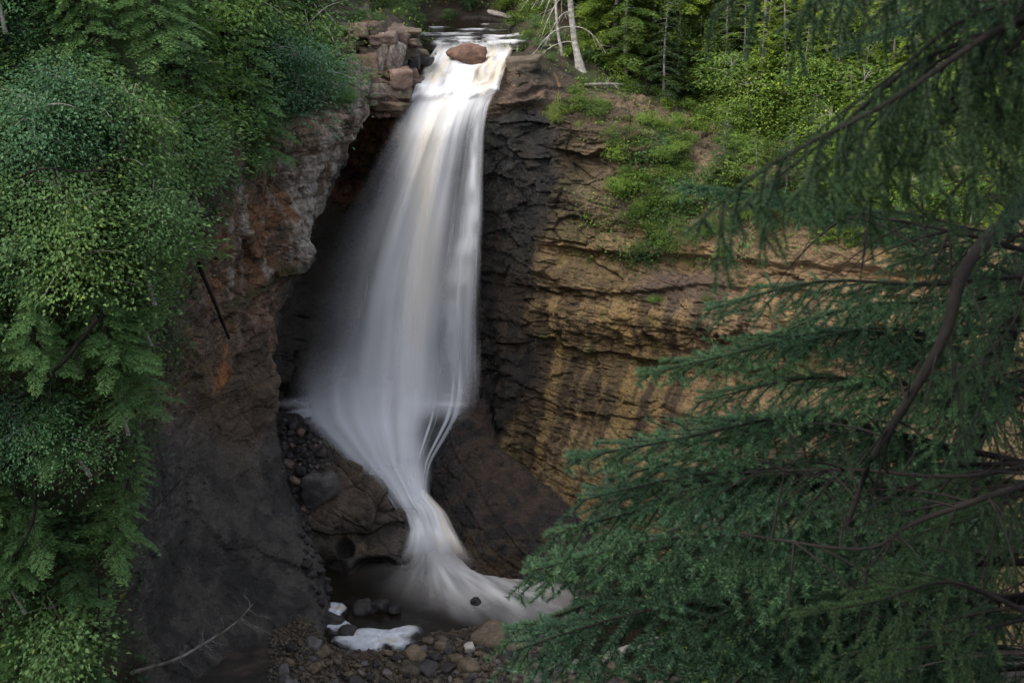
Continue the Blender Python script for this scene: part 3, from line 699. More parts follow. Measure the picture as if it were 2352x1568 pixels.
# cascade over the lip: steps and humps
def build_lip():
    ys = np.linspace(92, 236, 150); u = np.linspace(0, 1, 150)
    l = interp(ys, [(92, 1010), (110, 1000), (130, 985), (160, 968), (200, 950), (236, 928)]); r = interp(ys, [(92, 1165), (112, 1180), (140, 1172), (165, 1162), (200, 1150), (212, 1150), (236, 1120)])
    PX = l[:, None] + (r - l)[:, None] * u[None]; PY = ys[:, None] + 0 * PX; U = u[None] + 0 * PX
    Yd = interp(PY, [(92, 50.3), (112, 48.3), (135, 47.2), (165, 46.6), (196, 45.95), (236, 45.35)])
    s1 = fbm(np.stack([U * 7, PY * 0.018, U * 0], -1), 3, 101); s2 = fbm(np.stack([U * 22, PY * 0.03, U * 0], -1), 3, 102)
    hump = fbm(np.stack([U * 5, PY * 0.05, U * 0], -1), 2, 103)
    G = np.stack(at(PX, PY, Yd), -1)
    G[..., 1] -= (0.16 * hump + 0.10 * s1 + 0.03 * s2) * sstep(95, 120, PY)
    G[..., 2] += 0.14 * hump * sstep(95, 120, PY) + 0.02 * s2 + 0.03
    al = sstep(92, 125, PY) * (0.92 + 0.5 * s1 + 0.35 * s2)
    al = al * sstep(0, 0.07, U + 0.05 * s2) * sstep(0, 0.07, 1 - U + 0.05 * s2) * (1 - sstep(216, 236, PY) * 0.9)
    al = np.maximum(al, 0.35 * sstep(0.1, 0.4, s2) * sstep(90, 100, PY) * edge_soft(U))
    al *= 1 - 0.75 * sstep(205, 215, PY) * sstep(0.82, 0.9, U)
    tn = np.clip(sstep(0.05, 0.4, -s1 + 0.3 * s2) + gauss(U, 0.22, 0.05) * gauss(PY, 160, 35) + gauss(U, 0.66, 0.05) * gauss(PY, 165, 25), 0, 1)
    rgb = L(np.broadcast_to(WHITE * 0.93, G.shape), TAN_W, tn * 0.75)
    child_w('lip_cascade', G, rgb, al)
def edge_soft(U): return sstep(0, 0.1, U) * sstep(0, 0.1, 1 - U)
build_lip()
# narrow chute between the two ramps of rock, into the pool
def build_chute():
    E = [(1060, 845, 975, 42.0), (1100, 872, 975, 41.3), (1140, 893, 995, 40.8), (1180, 922, 1030, 40.2), (1220, 932, 1050, 39.7), (1260, 925, 1075, 39.2), (1295, 905, 1105, 38.75), (1320, 880, 1150, 38.4)]
    e = np.array(E); ys = np.linspace(1060, 1320, 150); u = np.linspace(0, 1, 90)
    l = np.interp(ys, e[:, 0], e[:, 1]); r = np.interp(ys, e[:, 0], e[:, 2]); Yd = np.interp(ys, e[:, 0], e[:, 3])
    PX = l[:, None] + (r - l)[:, None] * u[None]; PY = ys[:, None] + 0 * PX; U = u[None] + 0 * PX
    s1 = fbm(np.stack([U * 5, PY * 0.012, U * 0], -1), 3, 111); s2 = fbm(np.stack([U * 16, PY * 0.015, U * 0], -1), 3, 112)
    G = np.stack(at(PX, PY, Yd[:, None] + 0 * PX), -1)
    G[..., 2] = np.maximum(G[..., 2], 0.05) + 0.18 * np.sin(U * np.pi) * (1 - sstep(1250, 1320, PY)) + 0.10 * s1 + 0.03
    al = (0.95 + 0.5 * s1 + 0.2 * s2) * sstep(0, 0.24, U + 0.06 * s2) * sstep(0, 0.26, 1 - U + 0.06 * s2) * sstep(1060, 1140, PY) * (1 - sstep(1225, 1310, PY))
    tn = np.clip(sstep(0.0, 0.4, s1) * 0.8 + sstep(0.8, 1, U) * 0.5, 0, 1)
    rgb = L(np.broadcast_to(WHITE, G.shape), TAN_W, tn * 0.7)
    child_w('chute', G, rgb, al)
build_chute()
# foam raying out over the pool from the foot of the chute
def build_fan():
    src = np.array(on_z(985, 1262, 0.0))
    th = np.linspace(R(-200), R(20), 260); rr = np.linspace(0, 1, 110) ** 1.2
    ax = math.atan2(on_z(1270, 1430, 0)[1] - src[1], on_z(1270, 1430, 0)[0] - src[0])
    T, Q = np.meshgrid(th, rr)
    d = np.abs(((T - ax + np.pi) % (2 * np.pi)) - np.pi)
    reach = 3.3 + 3.4 * np.exp(-(d / 0.45) ** 2) + 1.0 * np.exp(-(d / 1.2) ** 2)
    rad = Q * reach
    X = src[0] + rad * np.cos(T); Y = src[1] + rad * np.sin(T)
    s1 = fbm(np.stack([T * 3.2, rad * 0.35, T * 0], -1), 3, 121); s2 = fbm(np.stack([T * 12, rad * 0.5, T * 0], -1), 3, 122)
    Z = 0.04 + 0.30 * np.exp(-(rad / 1.0) ** 2) + 0.10 * (s1 + 0.5) * np.exp(-rad / 1.5)
    fall_off = (1 - sstep(0.15, 1.0, Q))
    al = fall_off ** 0.8 * (0.66 + 0.8 * s1 + 0.5 * s2) * (0.05 + 1.1 * np.exp(-(d / 0.85) ** 2)) + 0.85 * np.exp(-(rad / 1.15) ** 2) * np.exp(-(d / 1.3) ** 2)
    al = np.clip(al, 0, 0.95) * (1 - sstep(0.8, 1, Q))
    tn = np.clip(0.4 + 1.0 * s1, 0, 1) * (0.15 + 0.8 * Q)
    rgb = L(np.broadcast_to(WHITE * 0.95, X.shape + (3,)), np.array([0.72, 0.63, 0.54]), tn)
    col = np.concatenate([rgb, al[..., None]], -1).reshape(-1, 4)
    link('pool_foam', mesh_np('pool_foam', np.stack([X, Y, Z], -1).reshape(-1, 3), grid_faces(110, 260), True, col, [M['white_water']]), kind='structure')
build_fan()
# churned water under the left veil
def build_churn():
    PX, PY = np.meshgrid(np.linspace(640, 860, 90), np.linspace(905, 1060, 70))
    Yd = interp(PY, [(905, 44.3), (950, 43.5), (1000, 42.8), (1060, 42.0)])
    G = np.stack(at(PX, PY, Yd), -1)
    s1 = fbm(np.stack([PX * 0.02, PY * 0.06, PX * 0], -1), 4, 131)
    lim = interp(PY, [(905, 690), (925, 640), (950, 645), (965, 700), (1000, 735), (1060, 800)])
    al = sstep(-25, 40, PX - lim) * (0.55 + 0.9 * s1) * sstep(905, 935, PY) * (1 - sstep(1030, 1060, PY)) * (1 - sstep(790, 860, PX))
    G[..., 2] += 0.12 * s1
    child_w('churned_foot', G, L(np.broadcast_to(WHITE, G.shape), BLUE_W, 0.6 + 0 * al), al)
build_churn()
# riffles on the upper stream
def build_riffle(seed, py, px0, px1, thick, name='riffle'):
    u = np.linspace(0, 1, 70); v = np.linspace(-1, 1, 12)
    PX = px0 + (px1 - px0) * u[None] + 0 * v[:, None]
    mid = py + 4 * n2(PX * 0.02, PX * 0, 2, seed)
    PY = mid + v[:, None] * thick
    ii = [on_z(a, b, 14.86) for a, b in zip(PX.reshape(-1), PY.reshape(-1))]
    G = np.array(ii).reshape(PX.shape + (3,))
    s = fbm(np.stack([PX * 0.03, PY * 0.3, PX * 0 + seed], -1), 3, seed)
    al = np.clip((0.35 + 1.4 * s), 0, 0.85) * (1 - np.abs(v[:, None]) ** 2) * sstep(0, 0.25, u[None]) * sstep(0, 0.25, 1 - u[None])
    G[..., 2] += 0.05 * (1 - v[:, None] ** 2)
    child_w(name, G, np.broadcast_to(WHITE, G.shape), al)
for i, (py, a, b, t) in enumerate([(64, 930, 1040, 3), (78, 940, 1110, 4), (82, 1080, 1210, 4), (90, 990, 1170, 6), (70, 1040, 1180, 2.5), (98, 1060, 1215, 7), (60, 1100, 1200, 2), (97, 985, 1100, 6)]):
    build_riffle(140 + i, py, a, b, t)
# two floating rafts of white foam among the stones
def build_raft(label, pts, seed):
    P = catmull(np.array(pts + pts[:1], float), 90)[:-1]
    P = P + 5 * np.stack([n2(np.arange(len(P)) * 0.35, 0 * P[:, 0], 3, seed), n2(np.arange(len(P)) * 0.35, 0 * P[:, 0] + 7, 3, seed)], -1)
    c = P.mean(0); V = []; K = 26
    for k, q in enumerate(np.linspace(0.02, 1, K)):
        for p in P:
            pp = c + (p - c) * q; w = on_z(pp[0], pp[1], 0.0)
            V.append((w[0], w[1], 0.02 + 0.09 * math.sqrt(max(0, 1 - q ** 4)) + 0.02 * math.sin(pp[0] * .3) * math.cos(pp[1] * .3) * (1 - q)))
    n = len(P); i = np.arange(K * n).reshape(K, n); j = np.roll(i, -1, 1)
    F = np.stack([i[:-1], j[:-1], j[1:], i[1:]], -1).reshape(-1, 4)
    V = np.array(V); o = V.mean(0); q = np.repeat(np.linspace(0.02, 1, K), n)
    nz = fbm(V * np.array([2.2, 2.2, 1]), 4, seed + 3); mo = fbm(V * np.array([1.2, 3.0, 1]), 4, seed + 6)
    rgb = L(np.broadcast_to(np.array([0.84, 0.86, 0.90]), V.shape), (0.62, 0.56, 0.48), sstep(0.0, 0.5, mo))
    colf = np.concatenate([rgb, np.clip(1.0 - sstep(0.62, 1.0, q + 0.45 * nz) , 0, 1)[:, None] * np.clip(0.95 + 0.5 * mo + 0.5 * nz, 0.45, 1)[:, None]], -1)
    link('foam_raft', mesh_np('foam_raft', V - o, F, True, colf, [M['white_water']]), None, o, label=label, cat='foam')
build_raft('small white raft of foam at the foot of the left cliff', [(700, 1420), (728, 1388), (778, 1384), (800, 1400), (785, 1420), (812, 1440), (800, 1458), (745, 1455), (715, 1445)], 1)
build_raft('larger white raft of foam lapping the brown cobbles', [(785, 1460), (830, 1442), (900, 1446), (950, 1434), (972, 1450), (948, 1486), (900, 1496), (855, 1508), (795, 1496), (760, 1472)], 2)

# ================================================================== ROCKS
def rock_mesh(name, seed, mat, sub=3, boxy=0.5, squash=(1, 1, 1), rough=0.06, ncut=9):
    rng = np.random.default_rng(seed)
    import bmesh
    bm = bmesh.new(); bmesh.ops.create_icosphere(bm, subdivisions=sub, radius=1.0)
    V = np.array([v.co[:] for v in bm.verts]); F = np.array([[v.index for v in f.verts] for f in bm.faces]); bm.free()
    dirs = V / np.linalg.norm(V, axis=1, keepdims=True)
    pn = rng.standard_normal((ncut, 3)); pn /= np.linalg.norm(pn, axis=1, keepdims=True)
    pd = rng.uniform(0.62, 0.95, ncut)
    ax = np.concatenate([np.eye(3), -np.eye(3)]); Q = np.array(Euler(rng.uniform(-0.25, 0.25, 3)).to_matrix())
    pn = np.concatenate([pn, ax @ Q.T]); pd = np.concatenate([pd, rng.uniform(0.6, 0.8, 6) if boxy > 0 else np.full(6, 2.0)])
    dd = dirs @ pn.T
    r = np.where(dd > 1e-3, pd[None] / np.maximum(dd, 1e-3), 9.0)
    k = 14.0
    k = 34.0
    r = -np.log(np.exp(-k * np.minimum(r, 3)).sum(1) + math.exp(-k * 1.05)) / k      # soft minimum rounds the arrises
    r = r * (1 + rough * 2.0 * fbm(dirs * 1.7 + seed, 4, seed) + rough * 0.5 * fbm(dirs * 6 + seed, 3, seed))
    V = dirs * r[:, None] * np.array(squash)
    return mesh_np(name, V, F, True, None, [mat])
rng0 = random.Random(5)
SQ = [(1, .8, .6), (1, .9, .75), (1, .7, .55), (.9, 1, .7), (1, .85, .5), (1, 1, .8)]
cob = {k: [rock_mesh('cobble', 200 + 20 * j + i, M[k], 3, 0.5, SQ[i], 0.07) for i in range(6)] for j, k in enumerate(('rock_brown', 'rock_dark', 'rock_grey', 'rock_pink'))}
def put_rock(name, me, px, py, size, label, cat='rock', group=None, bury=0.25, rot=None, trees=None, z=None):
    p = hit(px, py, trees) if trees else hit(px, py)
    s = size if not np.isscalar(size) else (size,) * 3
    zz = (p.z if z is None else z)
    o = link(name, me, None, (p.x, p.y, zz + s[2] * (0.5 - bury)), rot or (rng0.uniform(-.4, .4), rng0.uniform(-.4, .4), rng0.uniform(0, 6.28)), s, None, label, cat, group)
    return o

# ---- the two ramps of rock at the foot of the fall
def solid_loft(name, top, label, cat, nv, nu, disp, colour, depth=2.0):
    """top: rows of (px,py,Y); skirts are dropped all round so the block is solid"""
    G = loft([[at(*p) for p in r] for r in top], nv, nu)
    n = grid_normals(G); s = np.sign((n * (np.array([0, 0, CAM_Z]) - G)).sum(-1).mean()); n = n * s
    x, y = proj(G)
    G = G + n * disp(G, x, y)[..., None]
    col = colour(G, x, y)
    # skirt
    pad = np.pad(G, ((1, 1), (1, 1), (0, 0)), mode='edge'); pc = np.pad(col, ((1, 1), (1, 1), (0, 0)), mode='edge')
    for sl in (np.s_[0, :], np.s_[-1, :], np.s_[:, 0], np.s_[:, -1]):
        pad[sl] = pad[sl] + np.array([0, 0.35, -depth])
    V = pad.reshape(-1, 3); o = V.mean(0)
    ob = link(name, mesh_np(name, V - o, grid_faces(nv + 2, nu + 2), False, pc.reshape(-1, 4), [M['cliff']]), None, o, label=label, cat=cat)
    return ob, pad
RAMP_R = [[(1062, 880, 44.2), (1085, 870, 44.1), (1110, 900, 44.2), (1130, 940, 44.5)],
          [(1040, 985, 43.0), (1080, 982, 42.8), (1120, 992, 43.0), (1140, 1010, 44.0)],
          [(985, 1085, 41.9), (1050, 1050, 41.7), (1150, 1035, 42.1), (1195, 1062, 43.4)],
          [(1000, 1140, 41.2), (1080, 1115, 40.7), (1220, 1100, 41.1), (1268, 1138, 42.6)],
          [(1035, 1215, 40.0), (1125, 1185, 39.5), (1280, 1160, 39.9), (1328, 1198, 41.6)],
          [(1075, 1275, 39.2), (1180, 1255, 38.5), (1335, 1230, 38.8), (1388, 1258, 40.3)],
          [(1120, 1330, 38.6), (1240, 1338, 38.3), (1400, 1325, 38.4), (1460, 1330, 38.8)]]
def d_r(G, x, y):
    b = beds(G @ np.array([[0.8, 0, 0.6], [0, 1, 0], [-0.6, 0, 0.8]]), 0.5, 2.5, 0.12, 301, 0.04)
    edge = gauss(x, interp(y, [(1085, 985), (1140, 1000), (1215, 1035), (1275, 1075)]), 30)
    return 0.28 * fbm(G * 0.7, 3, 302) + 0.07 * fbm(G * np.array([2.5, 2.5, 1.2]), 4, 303) + b + 0.12 * edge * fbm(G * 2.0, 3, 304) + 0.05 * np.abs(fbm(G * np.array([2, 2, 5.]), 4, 307)) * 2 + facets(G, (.5, .5, .9), 0.08, 971) + facets(G, (2.2, 2.2, 3), 0.03, 981)
def c_r(G, x, y):
    a = fbm(G * np.array([0.8, 0.8, 0.5]), 4, 305); b = fbm(G * 3.0, 4, 306)
    c = L((0.012, 0.010, 0.009), (0.042, 0.027, 0.018), sstep(-0.3, 0.4, 0.7 * a + 0.9 * b))
    c = L(c, (0.07, 0.047, 0.022), sstep(1150, 1330, y + 90 * a) * 0.65 * sstep(-0.3, 0.2, b))
    return np.concatenate([c, np.full(c.shape[:2] + (1,), 0.95)], -1)
ramp_r, PADR = solid_loft('rock_ramp', RAMP_R, 'dark wet rock ramp slanting down between the water chute and tan wall', 'rock', 150, 110, d_r, c_r)
RAMP_L = [[(590, 940, 43.4), (680, 945, 43.1), (720, 965, 43.0), (745, 985, 42.6)],
          [(595, 1040, 41.6), (700, 1020, 41.7), (760, 1030, 41.7), (800, 1050, 41.6)],
          [(610, 1110, 40.3), (730, 1090, 40.6), (830, 1080, 40.9), (885, 1120, 40.8)],
          [(640, 1195, 39.2), (760, 1170, 39.6), (850, 1160, 39.9), (915, 1165, 40.0)],
          [(665, 1255, 38.8), (780, 1240, 39.3), (870, 1230, 39.5), (948, 1235, 39.6)],
          [(680, 1300, 38.4), (790, 1287, 38.9), (860, 1282, 39.0), (930, 1276, 39.2)],
          [(685, 1345, 38.5), (780, 1328, 38.9), (850, 1320, 39.0), (915, 1306, 39.3)]]
HOLES = [(794, 1260, 20, 24), (748, 1300, 44, 40), (858, 1306, 50, 30)]
def d_l(G, x, y):
    h = 0
    for cx, cy, rx, ry in HOLES:
        q = ((x - cx) / rx) ** 2 + ((y - cy) / ry) ** 2
        h = h - 0.7 * np.exp(-(q * 1.25) ** 2.5)
    notch = -0.45 * np.exp(-(((x - 885) / 26) ** 2 + ((y - 1160) / 18) ** 2))
    ln = interp(x, [(640, 1190), (760, 1225), (850, 1222), (900, 1195)])
    st = -0.18 * sstep(0, 6, y - ln) * (1 - sstep(12, 45, y - ln))
    cr = beds(G @ np.array([[0.85, 0, 0.5], [0, 1, 0], [-0.5, 0, 0.85]]), 0.7, 1.6, 0.14, 318, 0.05)
    cr = 0.6 * cr + facets(G, (0.6, 0.6, 0.8), 0.14, 951) + facets(G, (2.6, 2.6, 3.2), 0.03, 961)
    return h + notch + st + cr + 0.30 * fbm(G * 0.8, 3, 311) + 0.10 * fbm(G * 2.6, 4, 312) + 0.16 * np.abs(fbm(G * 1.4, 3, 313)) - 0.25 * sstep(1290, 1350, y) * np.abs(fbm(G * 1.8, 3, 314)) * 2
def c_l(G, x, y):
    a = fbm(G * 0.9, 4, 315); b = fbm(G * 3.0, 4, 316)
    c = L((0.045, 0.037, 0.029), (0.098, 0.075, 0.052), sstep(-0.35, 0.35, a + 0.6 * b))
    c = L(c, (0.10, 0.085, 0.075), sstep(860, 930, x + 20 * a) * 0.7)
    wetl = np.clip(sstep(1265, 1320, y + 30 * a) + sstep(-40, -90, x - interp(y, [(935, 760), (1040, 800), (1100, 780), (1200, 790)])) * 0.7 * (1 - sstep(1150, 1200, y)), 0, 1)
    for cx, cy, rx, ry in HOLES: wetl = np.maximum(wetl, np.exp(-(((x - cx) / rx) ** 2 + ((y - cy) / ry) ** 2) ** 2) * 0.9)
    c = L(c, (0.018, 0.016, 0.015), wetl * 0.9)
    return np.concatenate([c, (0.25 + 0.7 * wetl)[..., None]], -1)
ramp_l, PADL = solid_loft('rock_slab', RAMP_L, 'brown rounded rock slab pitted with potholes left of the water chute', 'rock', 170, 150, d_l, c_l)
BVH_R = bvh_of(PADR.reshape(-1, 3), grid_faces(*PADR.shape[:2])); BVH_S = bvh_of(PADL.reshape(-1, 3), grid_faces(*PADL.shape[:2]))
ALL = (BVH_L, BVH_B, BVH_F, BVH_R, BVH_S)

# ---- single stones
mk = lambda k, s, **kw: rock_mesh(k, s, **kw)
put_rock('boulder', mk('boulder', 401, mat=M['rock_red'], sub=4, boxy=0, ncut=7, squash=(1.0, .66, .62), rough=0.13), 1072, 150, (0.66, 0.66, 0.66), 'red-brown boulder sitting on the lip in mid-stream', 'boulder', rot=(0.1, 0.12, 0.15), z=14.28, bury=-0.1)
bo = bpy.data.objects['boulder']; bo.location = at(1073, 128, 47.3)
put_rock('boulder', mk('boulder', 402, mat=M['rock_block'], sub=4, boxy=0, ncut=12, squash=(.75, .7, 1.0), rough=.1), 735, 1142, (0.8,) * 3, 'grey angular block leaning on the potholed slab', 'boulder', trees=ALL, bury=0.15, rot=(0.2, -0.15, 0.5))
put_rock('stone', mk('stone', 403, mat=M['rock_white'], squash=(.8, .8, .8)), 1078, 1497, (0.24,) * 3, 'white stone among the brown cobbles', 'stone', bury=0)
put_rock('stone', mk('stone', 404, mat=M['rock_pink'], squash=(1, .6, .5)), 678, 1112, (0.28,) * 3, 'small pink stone in the dark rubble', 'stone', trees=ALL, bury=0.1)
link('stone', cob['rock_dark'][1], None, at(727, 931, 43.9), (.2, .1, 1), .24, None, 'black stone standing in the churned water under the veil', 'stone')
for px, py, s in ((712, 1447, .46), (764, 1462, .45), (836, 1434, .40), (872, 1432, .36), (905, 1437, .30), (800, 1489, .38), (838, 1512, .30)):
    put_rock('boulder', cob['rock_dark'][rng0.randrange(6)], px, py, (s, s, s * .95), 'black wet boulder rising from the white foam', 'boulder', 'black boulders in the foam', z=0.0, bury=0.2)
for px, py, s in ((1045, 1450, .5), (1130, 1475, .75), (922, 1492, .46), (1012, 1488, .42), (1180, 1500, .5), (1075, 1540, .42), (945, 1550, .45)):
    put_rock('boulder', cob['rock_brown'][rng0.randrange(6)], px, py, (s, s * .9, s * .8), 'large brown boulder on the cobble bar', 'boulder', 'large brown boulders of the cobble bar', bury=0.2)
put_rock('stone', cob['rock_dark'][3], 1092, 1417, (0.24, .2, .3), 'small dark stone breaking the pool surface', 'stone', z=0.0)
def scatter(poly, n, smin, smax, fn, seed, trees):
    r = random.Random(seed); xs = [p[0] for p in poly]; ys = [p[1] for p in poly]; k = 0; tries = 0; done = []
    def inside(x, y):
        c = False; j = len(poly) - 1
        for i in range(len(poly)):
            if (poly[i][1] > y) != (poly[j][1] > y) and x < (poly[j][0] - poly[i][0]) * (y - poly[i][1]) / (poly[j][1] - poly[i][1]) + poly[i][0]: c = not c
            j = i
        return c
    while k < n and tries < n * 60:
        tries += 1; x = r.uniform(min(xs), max(xs)); y = r.uniform(min(ys), max(ys))
        s = smin + (smax - smin) * r.random() ** 2
        if not inside(x, y) or any((x - a) ** 2 + ((y - b) * 1.3) ** 2 < ((s + t) * 52) ** 2 for a, b, t in done): continue
        done.append((x, y, s)); fn(r, x, y, s); k += 1
BAR = [(690, 1470), (780, 1500), (840, 1505), (1000, 1470), (1120, 1440), (1250, 1490), (1420, 1520), (1500, 1640), (640, 1650), (650, 1520)]
def f_bar(r, x, y, s):
    k = r.choices(['rock_brown', 'rock_grey', 'rock_dark', 'rock_pink'], [6, 3, 4, .4])[0]
    nm = {'rock_brown': 'brown cobble packed in the rubble bar below the pool', 'rock_grey': 'grey cobble packed in the rubble bar below the pool', 'rock_dark': 'blackish cobble packed in the rubble bar below the pool', 'rock_pink': 'pinkish cobble packed in the rubble bar below the pool'}[k]
    put_rock('cobble', cob[k][r.randrange(6)], x, y, (s, s * r.uniform(.8, 1.1), s * r.uniform(.7, 1)), nm, 'cobble', nm.split(' packed')[0] + 's of the bar', 0.2, (r.uniform(-.6, .6), r.uniform(-.6, .6), r.uniform(0, 6.3)))
scatter(BAR, 280, 0.12, 0.38, f_bar, 7, None)
RUB = [(645, 965), (720, 960), (738, 1010), (760, 1060), (745, 1100), (712, 1180), (690, 1180), (655, 1080)]
def f_rub(r, x, y, s):
    k = r.choices(['rock_dark', 'rock_grey', 'rock_pink'], [8, 2, .6])[0]
    nm = {'rock_dark': 'black broken stone in the rubble strip under the left cliff', 'rock_grey': 'grey broken stone in the rubble strip under the left cliff', 'rock_pink': 'pink broken stone in the rubble strip under the left cliff'}[k]
    put_rock('stone', cob[k][r.randrange(6)], x, y, (s, s, s), nm, 'stone', nm.split(' in the')[0] + 's of the strip', 0.25, (r.uniform(-1, 1), r.uniform(-1, 1), r.uniform(0, 6.3)), ALL)
scatter(RUB, 80, 0.10, 0.30, f_rub, 8, None)
EDGE_S = [(690, 1200), (712, 1200), (745, 1330), (780, 1370), (750, 1400), (730, 1380), (700, 1290)]
def f_edge(r, x, y, s):
    put_rock('stone', cob['rock_dark'][r.randrange(6)], x, y, (s, s, s), 'dark wet stone wedged between the potholed slab and left cliff', 'stone', 'wedged dark stones', 0.25, None, ALL)
scatter(EDGE_S, 24, 0.12, 0.3, f_edge, 9, None)
# gravel filling the gaps of the bar
def build_gravel():
    r = np.random.default_rng(3); base = np.array([[1,0,0],[-1,0,0],[0,1,0],[0,-1,0],[0,0,1],[0,0,-1.]])
    f = np.array([[0,2,4],[2,1,4],[1,3,4],[3,0,4],[2,0,5],[1,2,5],[3,1,5],[0,3,5]])
    V = []; F = []; k = 0
    while k < 3500:
        px, py = r.uniform(620, 1560), r.uniform(1440, 1650)
        if py < 1500 and px > 1250: continue
        x, y, z = on_z(px, py, 0.3); zz = float(floor_z(np.array(x), np.array(y)))
        if zz < 0.02: continue
        s = r.uniform(0.03, 0.09); q = base * s * r.uniform(.6, 1.2, (6, 3)) @ np.array(Euler(r.uniform(0, 6, 3)).to_matrix())
        V.append(q + [x, y, zz + s * .3]); F.append(f + 6 * k); k += 1
    link('gravel', mesh_np('gravel', np.concatenate(V), np.concatenate(F), False, None, [M['rock_brown']]), kind='stuff')
build_gravel()

# ---- broken blocks standing proud of the upper left cliff: parts of the cliff
def block(px, py, Y, size, mat, seed, rot=(0, 0, 0)):
    me = rock_mesh('rock_block', seed, M[mat], 4, 1.0, (1, 1, 1), 0.07, 4)
    link('rock_block', me, cliff_back, at(px, py, Y), rot, size)
BL = [(878, 125, 45.6, (.5, .5, .95), 'rock_lichen'), (908, 128, 45.6, (.42, .5, .75), 'rock_lichen'), (838, 150, 45.5, (.55, .5, .6), 'rock_pink'), (800, 160, 45.6, (.6, .5, .55), 'rock_pink'),
      (918, 178, 45.2, (.5, .45, .42), 'rock_pink'), (862, 190, 45.2, (.42, .4, .5), 'rock_pink'), (885, 205, 45.2, (.75, .5, .35), 'rock_lichen'), (925, 215, 45.3, (.45, .4, .3), 'rock_brown'),
      (850, 225, 45.3, (.55, .45, .28), 'rock_lichen'), (895, 240, 45.2, (.7, .5, .24), 'rock_brown'), (935, 250, 45.6, (.35, .4, .26), 'rock_dark'), (815, 205, 45.3, (.5, .5, .4), 'rock_pink'),
      (958, 128, 46.9, (.5, .4, .22), 'rock_brown'), (975, 140, 46.8, (.4, .4, .2), 'rock_dark'), (845, 75, 46.2, (.45, .4, .55), 'rock_red'), (918, 85, 45.9, (.5, .45, .5), 'rock_pink')]
for i, (px, py, Y, s, mname) in enumerate(BL): block(px, py, Y, s, mname, 500 + i, (rng0.uniform(-.1, .1), rng0.uniform(-.1, .1), rng0.uniform(-.3, .3)))
rb = random.Random(77)
for yb in range(70, 262, 24):
    for xb in range(785, 945, 38):
        block(xb + rb.uniform(-14, 14), yb + rb.uniform(-6, 6), 45.75 + rb.uniform(-.25, .35) + (0.5 if xb > 925 else 0), (rb.uniform(.32, .6), .55, rb.uniform(.16, .36)), rb.choice(['rock_pink', 'rock_brown', 'rock_lichen', 'rock_pink', 'rock_brown', 'rock_dark']), 700 + xb + yb, (rb.uniform(-.08, .08), rb.uniform(-.1, .1), rb.uniform(-.3, .3)))
BR = [(1205, 146, 47.1, (.8, .6, .35), 'rock_brown')]
for i, (px, py, Y, s, mname) in enumerate(BR): block(px, py, Y, s, mname, 540 + i, (rng0.uniform(-.1, .1), rng0.uniform(-.1, .1), rng0.uniform(-.3, .3)))

# ================================================================== PLANTS
def leaves_mesh(name, P, D, Nn, Ln, Wd, rnd, mat, fold=0.12):
    """folded five-point leaves: base P, direction D, normal Nn"""
    D = D / (np.linalg.norm(D, axis=1, keepdims=True) + 1e-9)
    S = np.cross(D, Nn); S /= np.linalg.norm(S, axis=1, keepdims=True) + 1e-9
    U = np.cross(S, D); Ln = Ln[:, None]; Wd = Wd[:, None]
    b = P; t = P + D * Ln - U * Ln * 0.12; m = P + D * Ln * 0.45
    l = P + D * Ln * 0.4 + S * Wd * 0.5 + U * Ln * fold; r = P + D * Ln * 0.4 - S * Wd * 0.5 + U * Ln * fold
    V = np.stack([b, l, t, r, m], 1).reshape(-1, 3); n = len(P); o = (np.arange(n) * 5)[:, None]
    F = np.concatenate([o + np.array([[0, 4, 1]]), o + np.array([[1, 4, 2]]), o + np.array([[0, 3, 4]]), o + np.array([[4, 3, 2]])])
    c = np.repeat(rnd, 5); col = np.stack([c, c, c], -1)
    return mesh_np(name, V, F, False, col, [mat])
def slivers_mesh(name, P, D, S, Ln, Wd, rnd, mat):
    """one narrow triangle per needle or leaflet"""
    D = D / (np.linalg.norm(D, axis=1, keepdims=True) + 1e-9)
    S = S / (np.linalg.norm(S, axis=1, keepdims=True) + 1e-9)
    a = P - S * Wd[:, None] * 0.5 ; b = P + S * Wd[:, None] * 0.5; t = P + D * Ln[:, None]
    V = np.stack([a, b, t], 1).reshape(-1, 3)
    F = np.arange(len(V)).reshape(-1, 3); c = np.repeat(rnd, 3)
    return mesh_np(name, V, F, False, np.stack([c, c, c], -1), [mat])
def rand_unit(r, n):
    v = r.standard_normal((n, 3)); return v / np.linalg.norm(v, axis=1, keepdims=True)

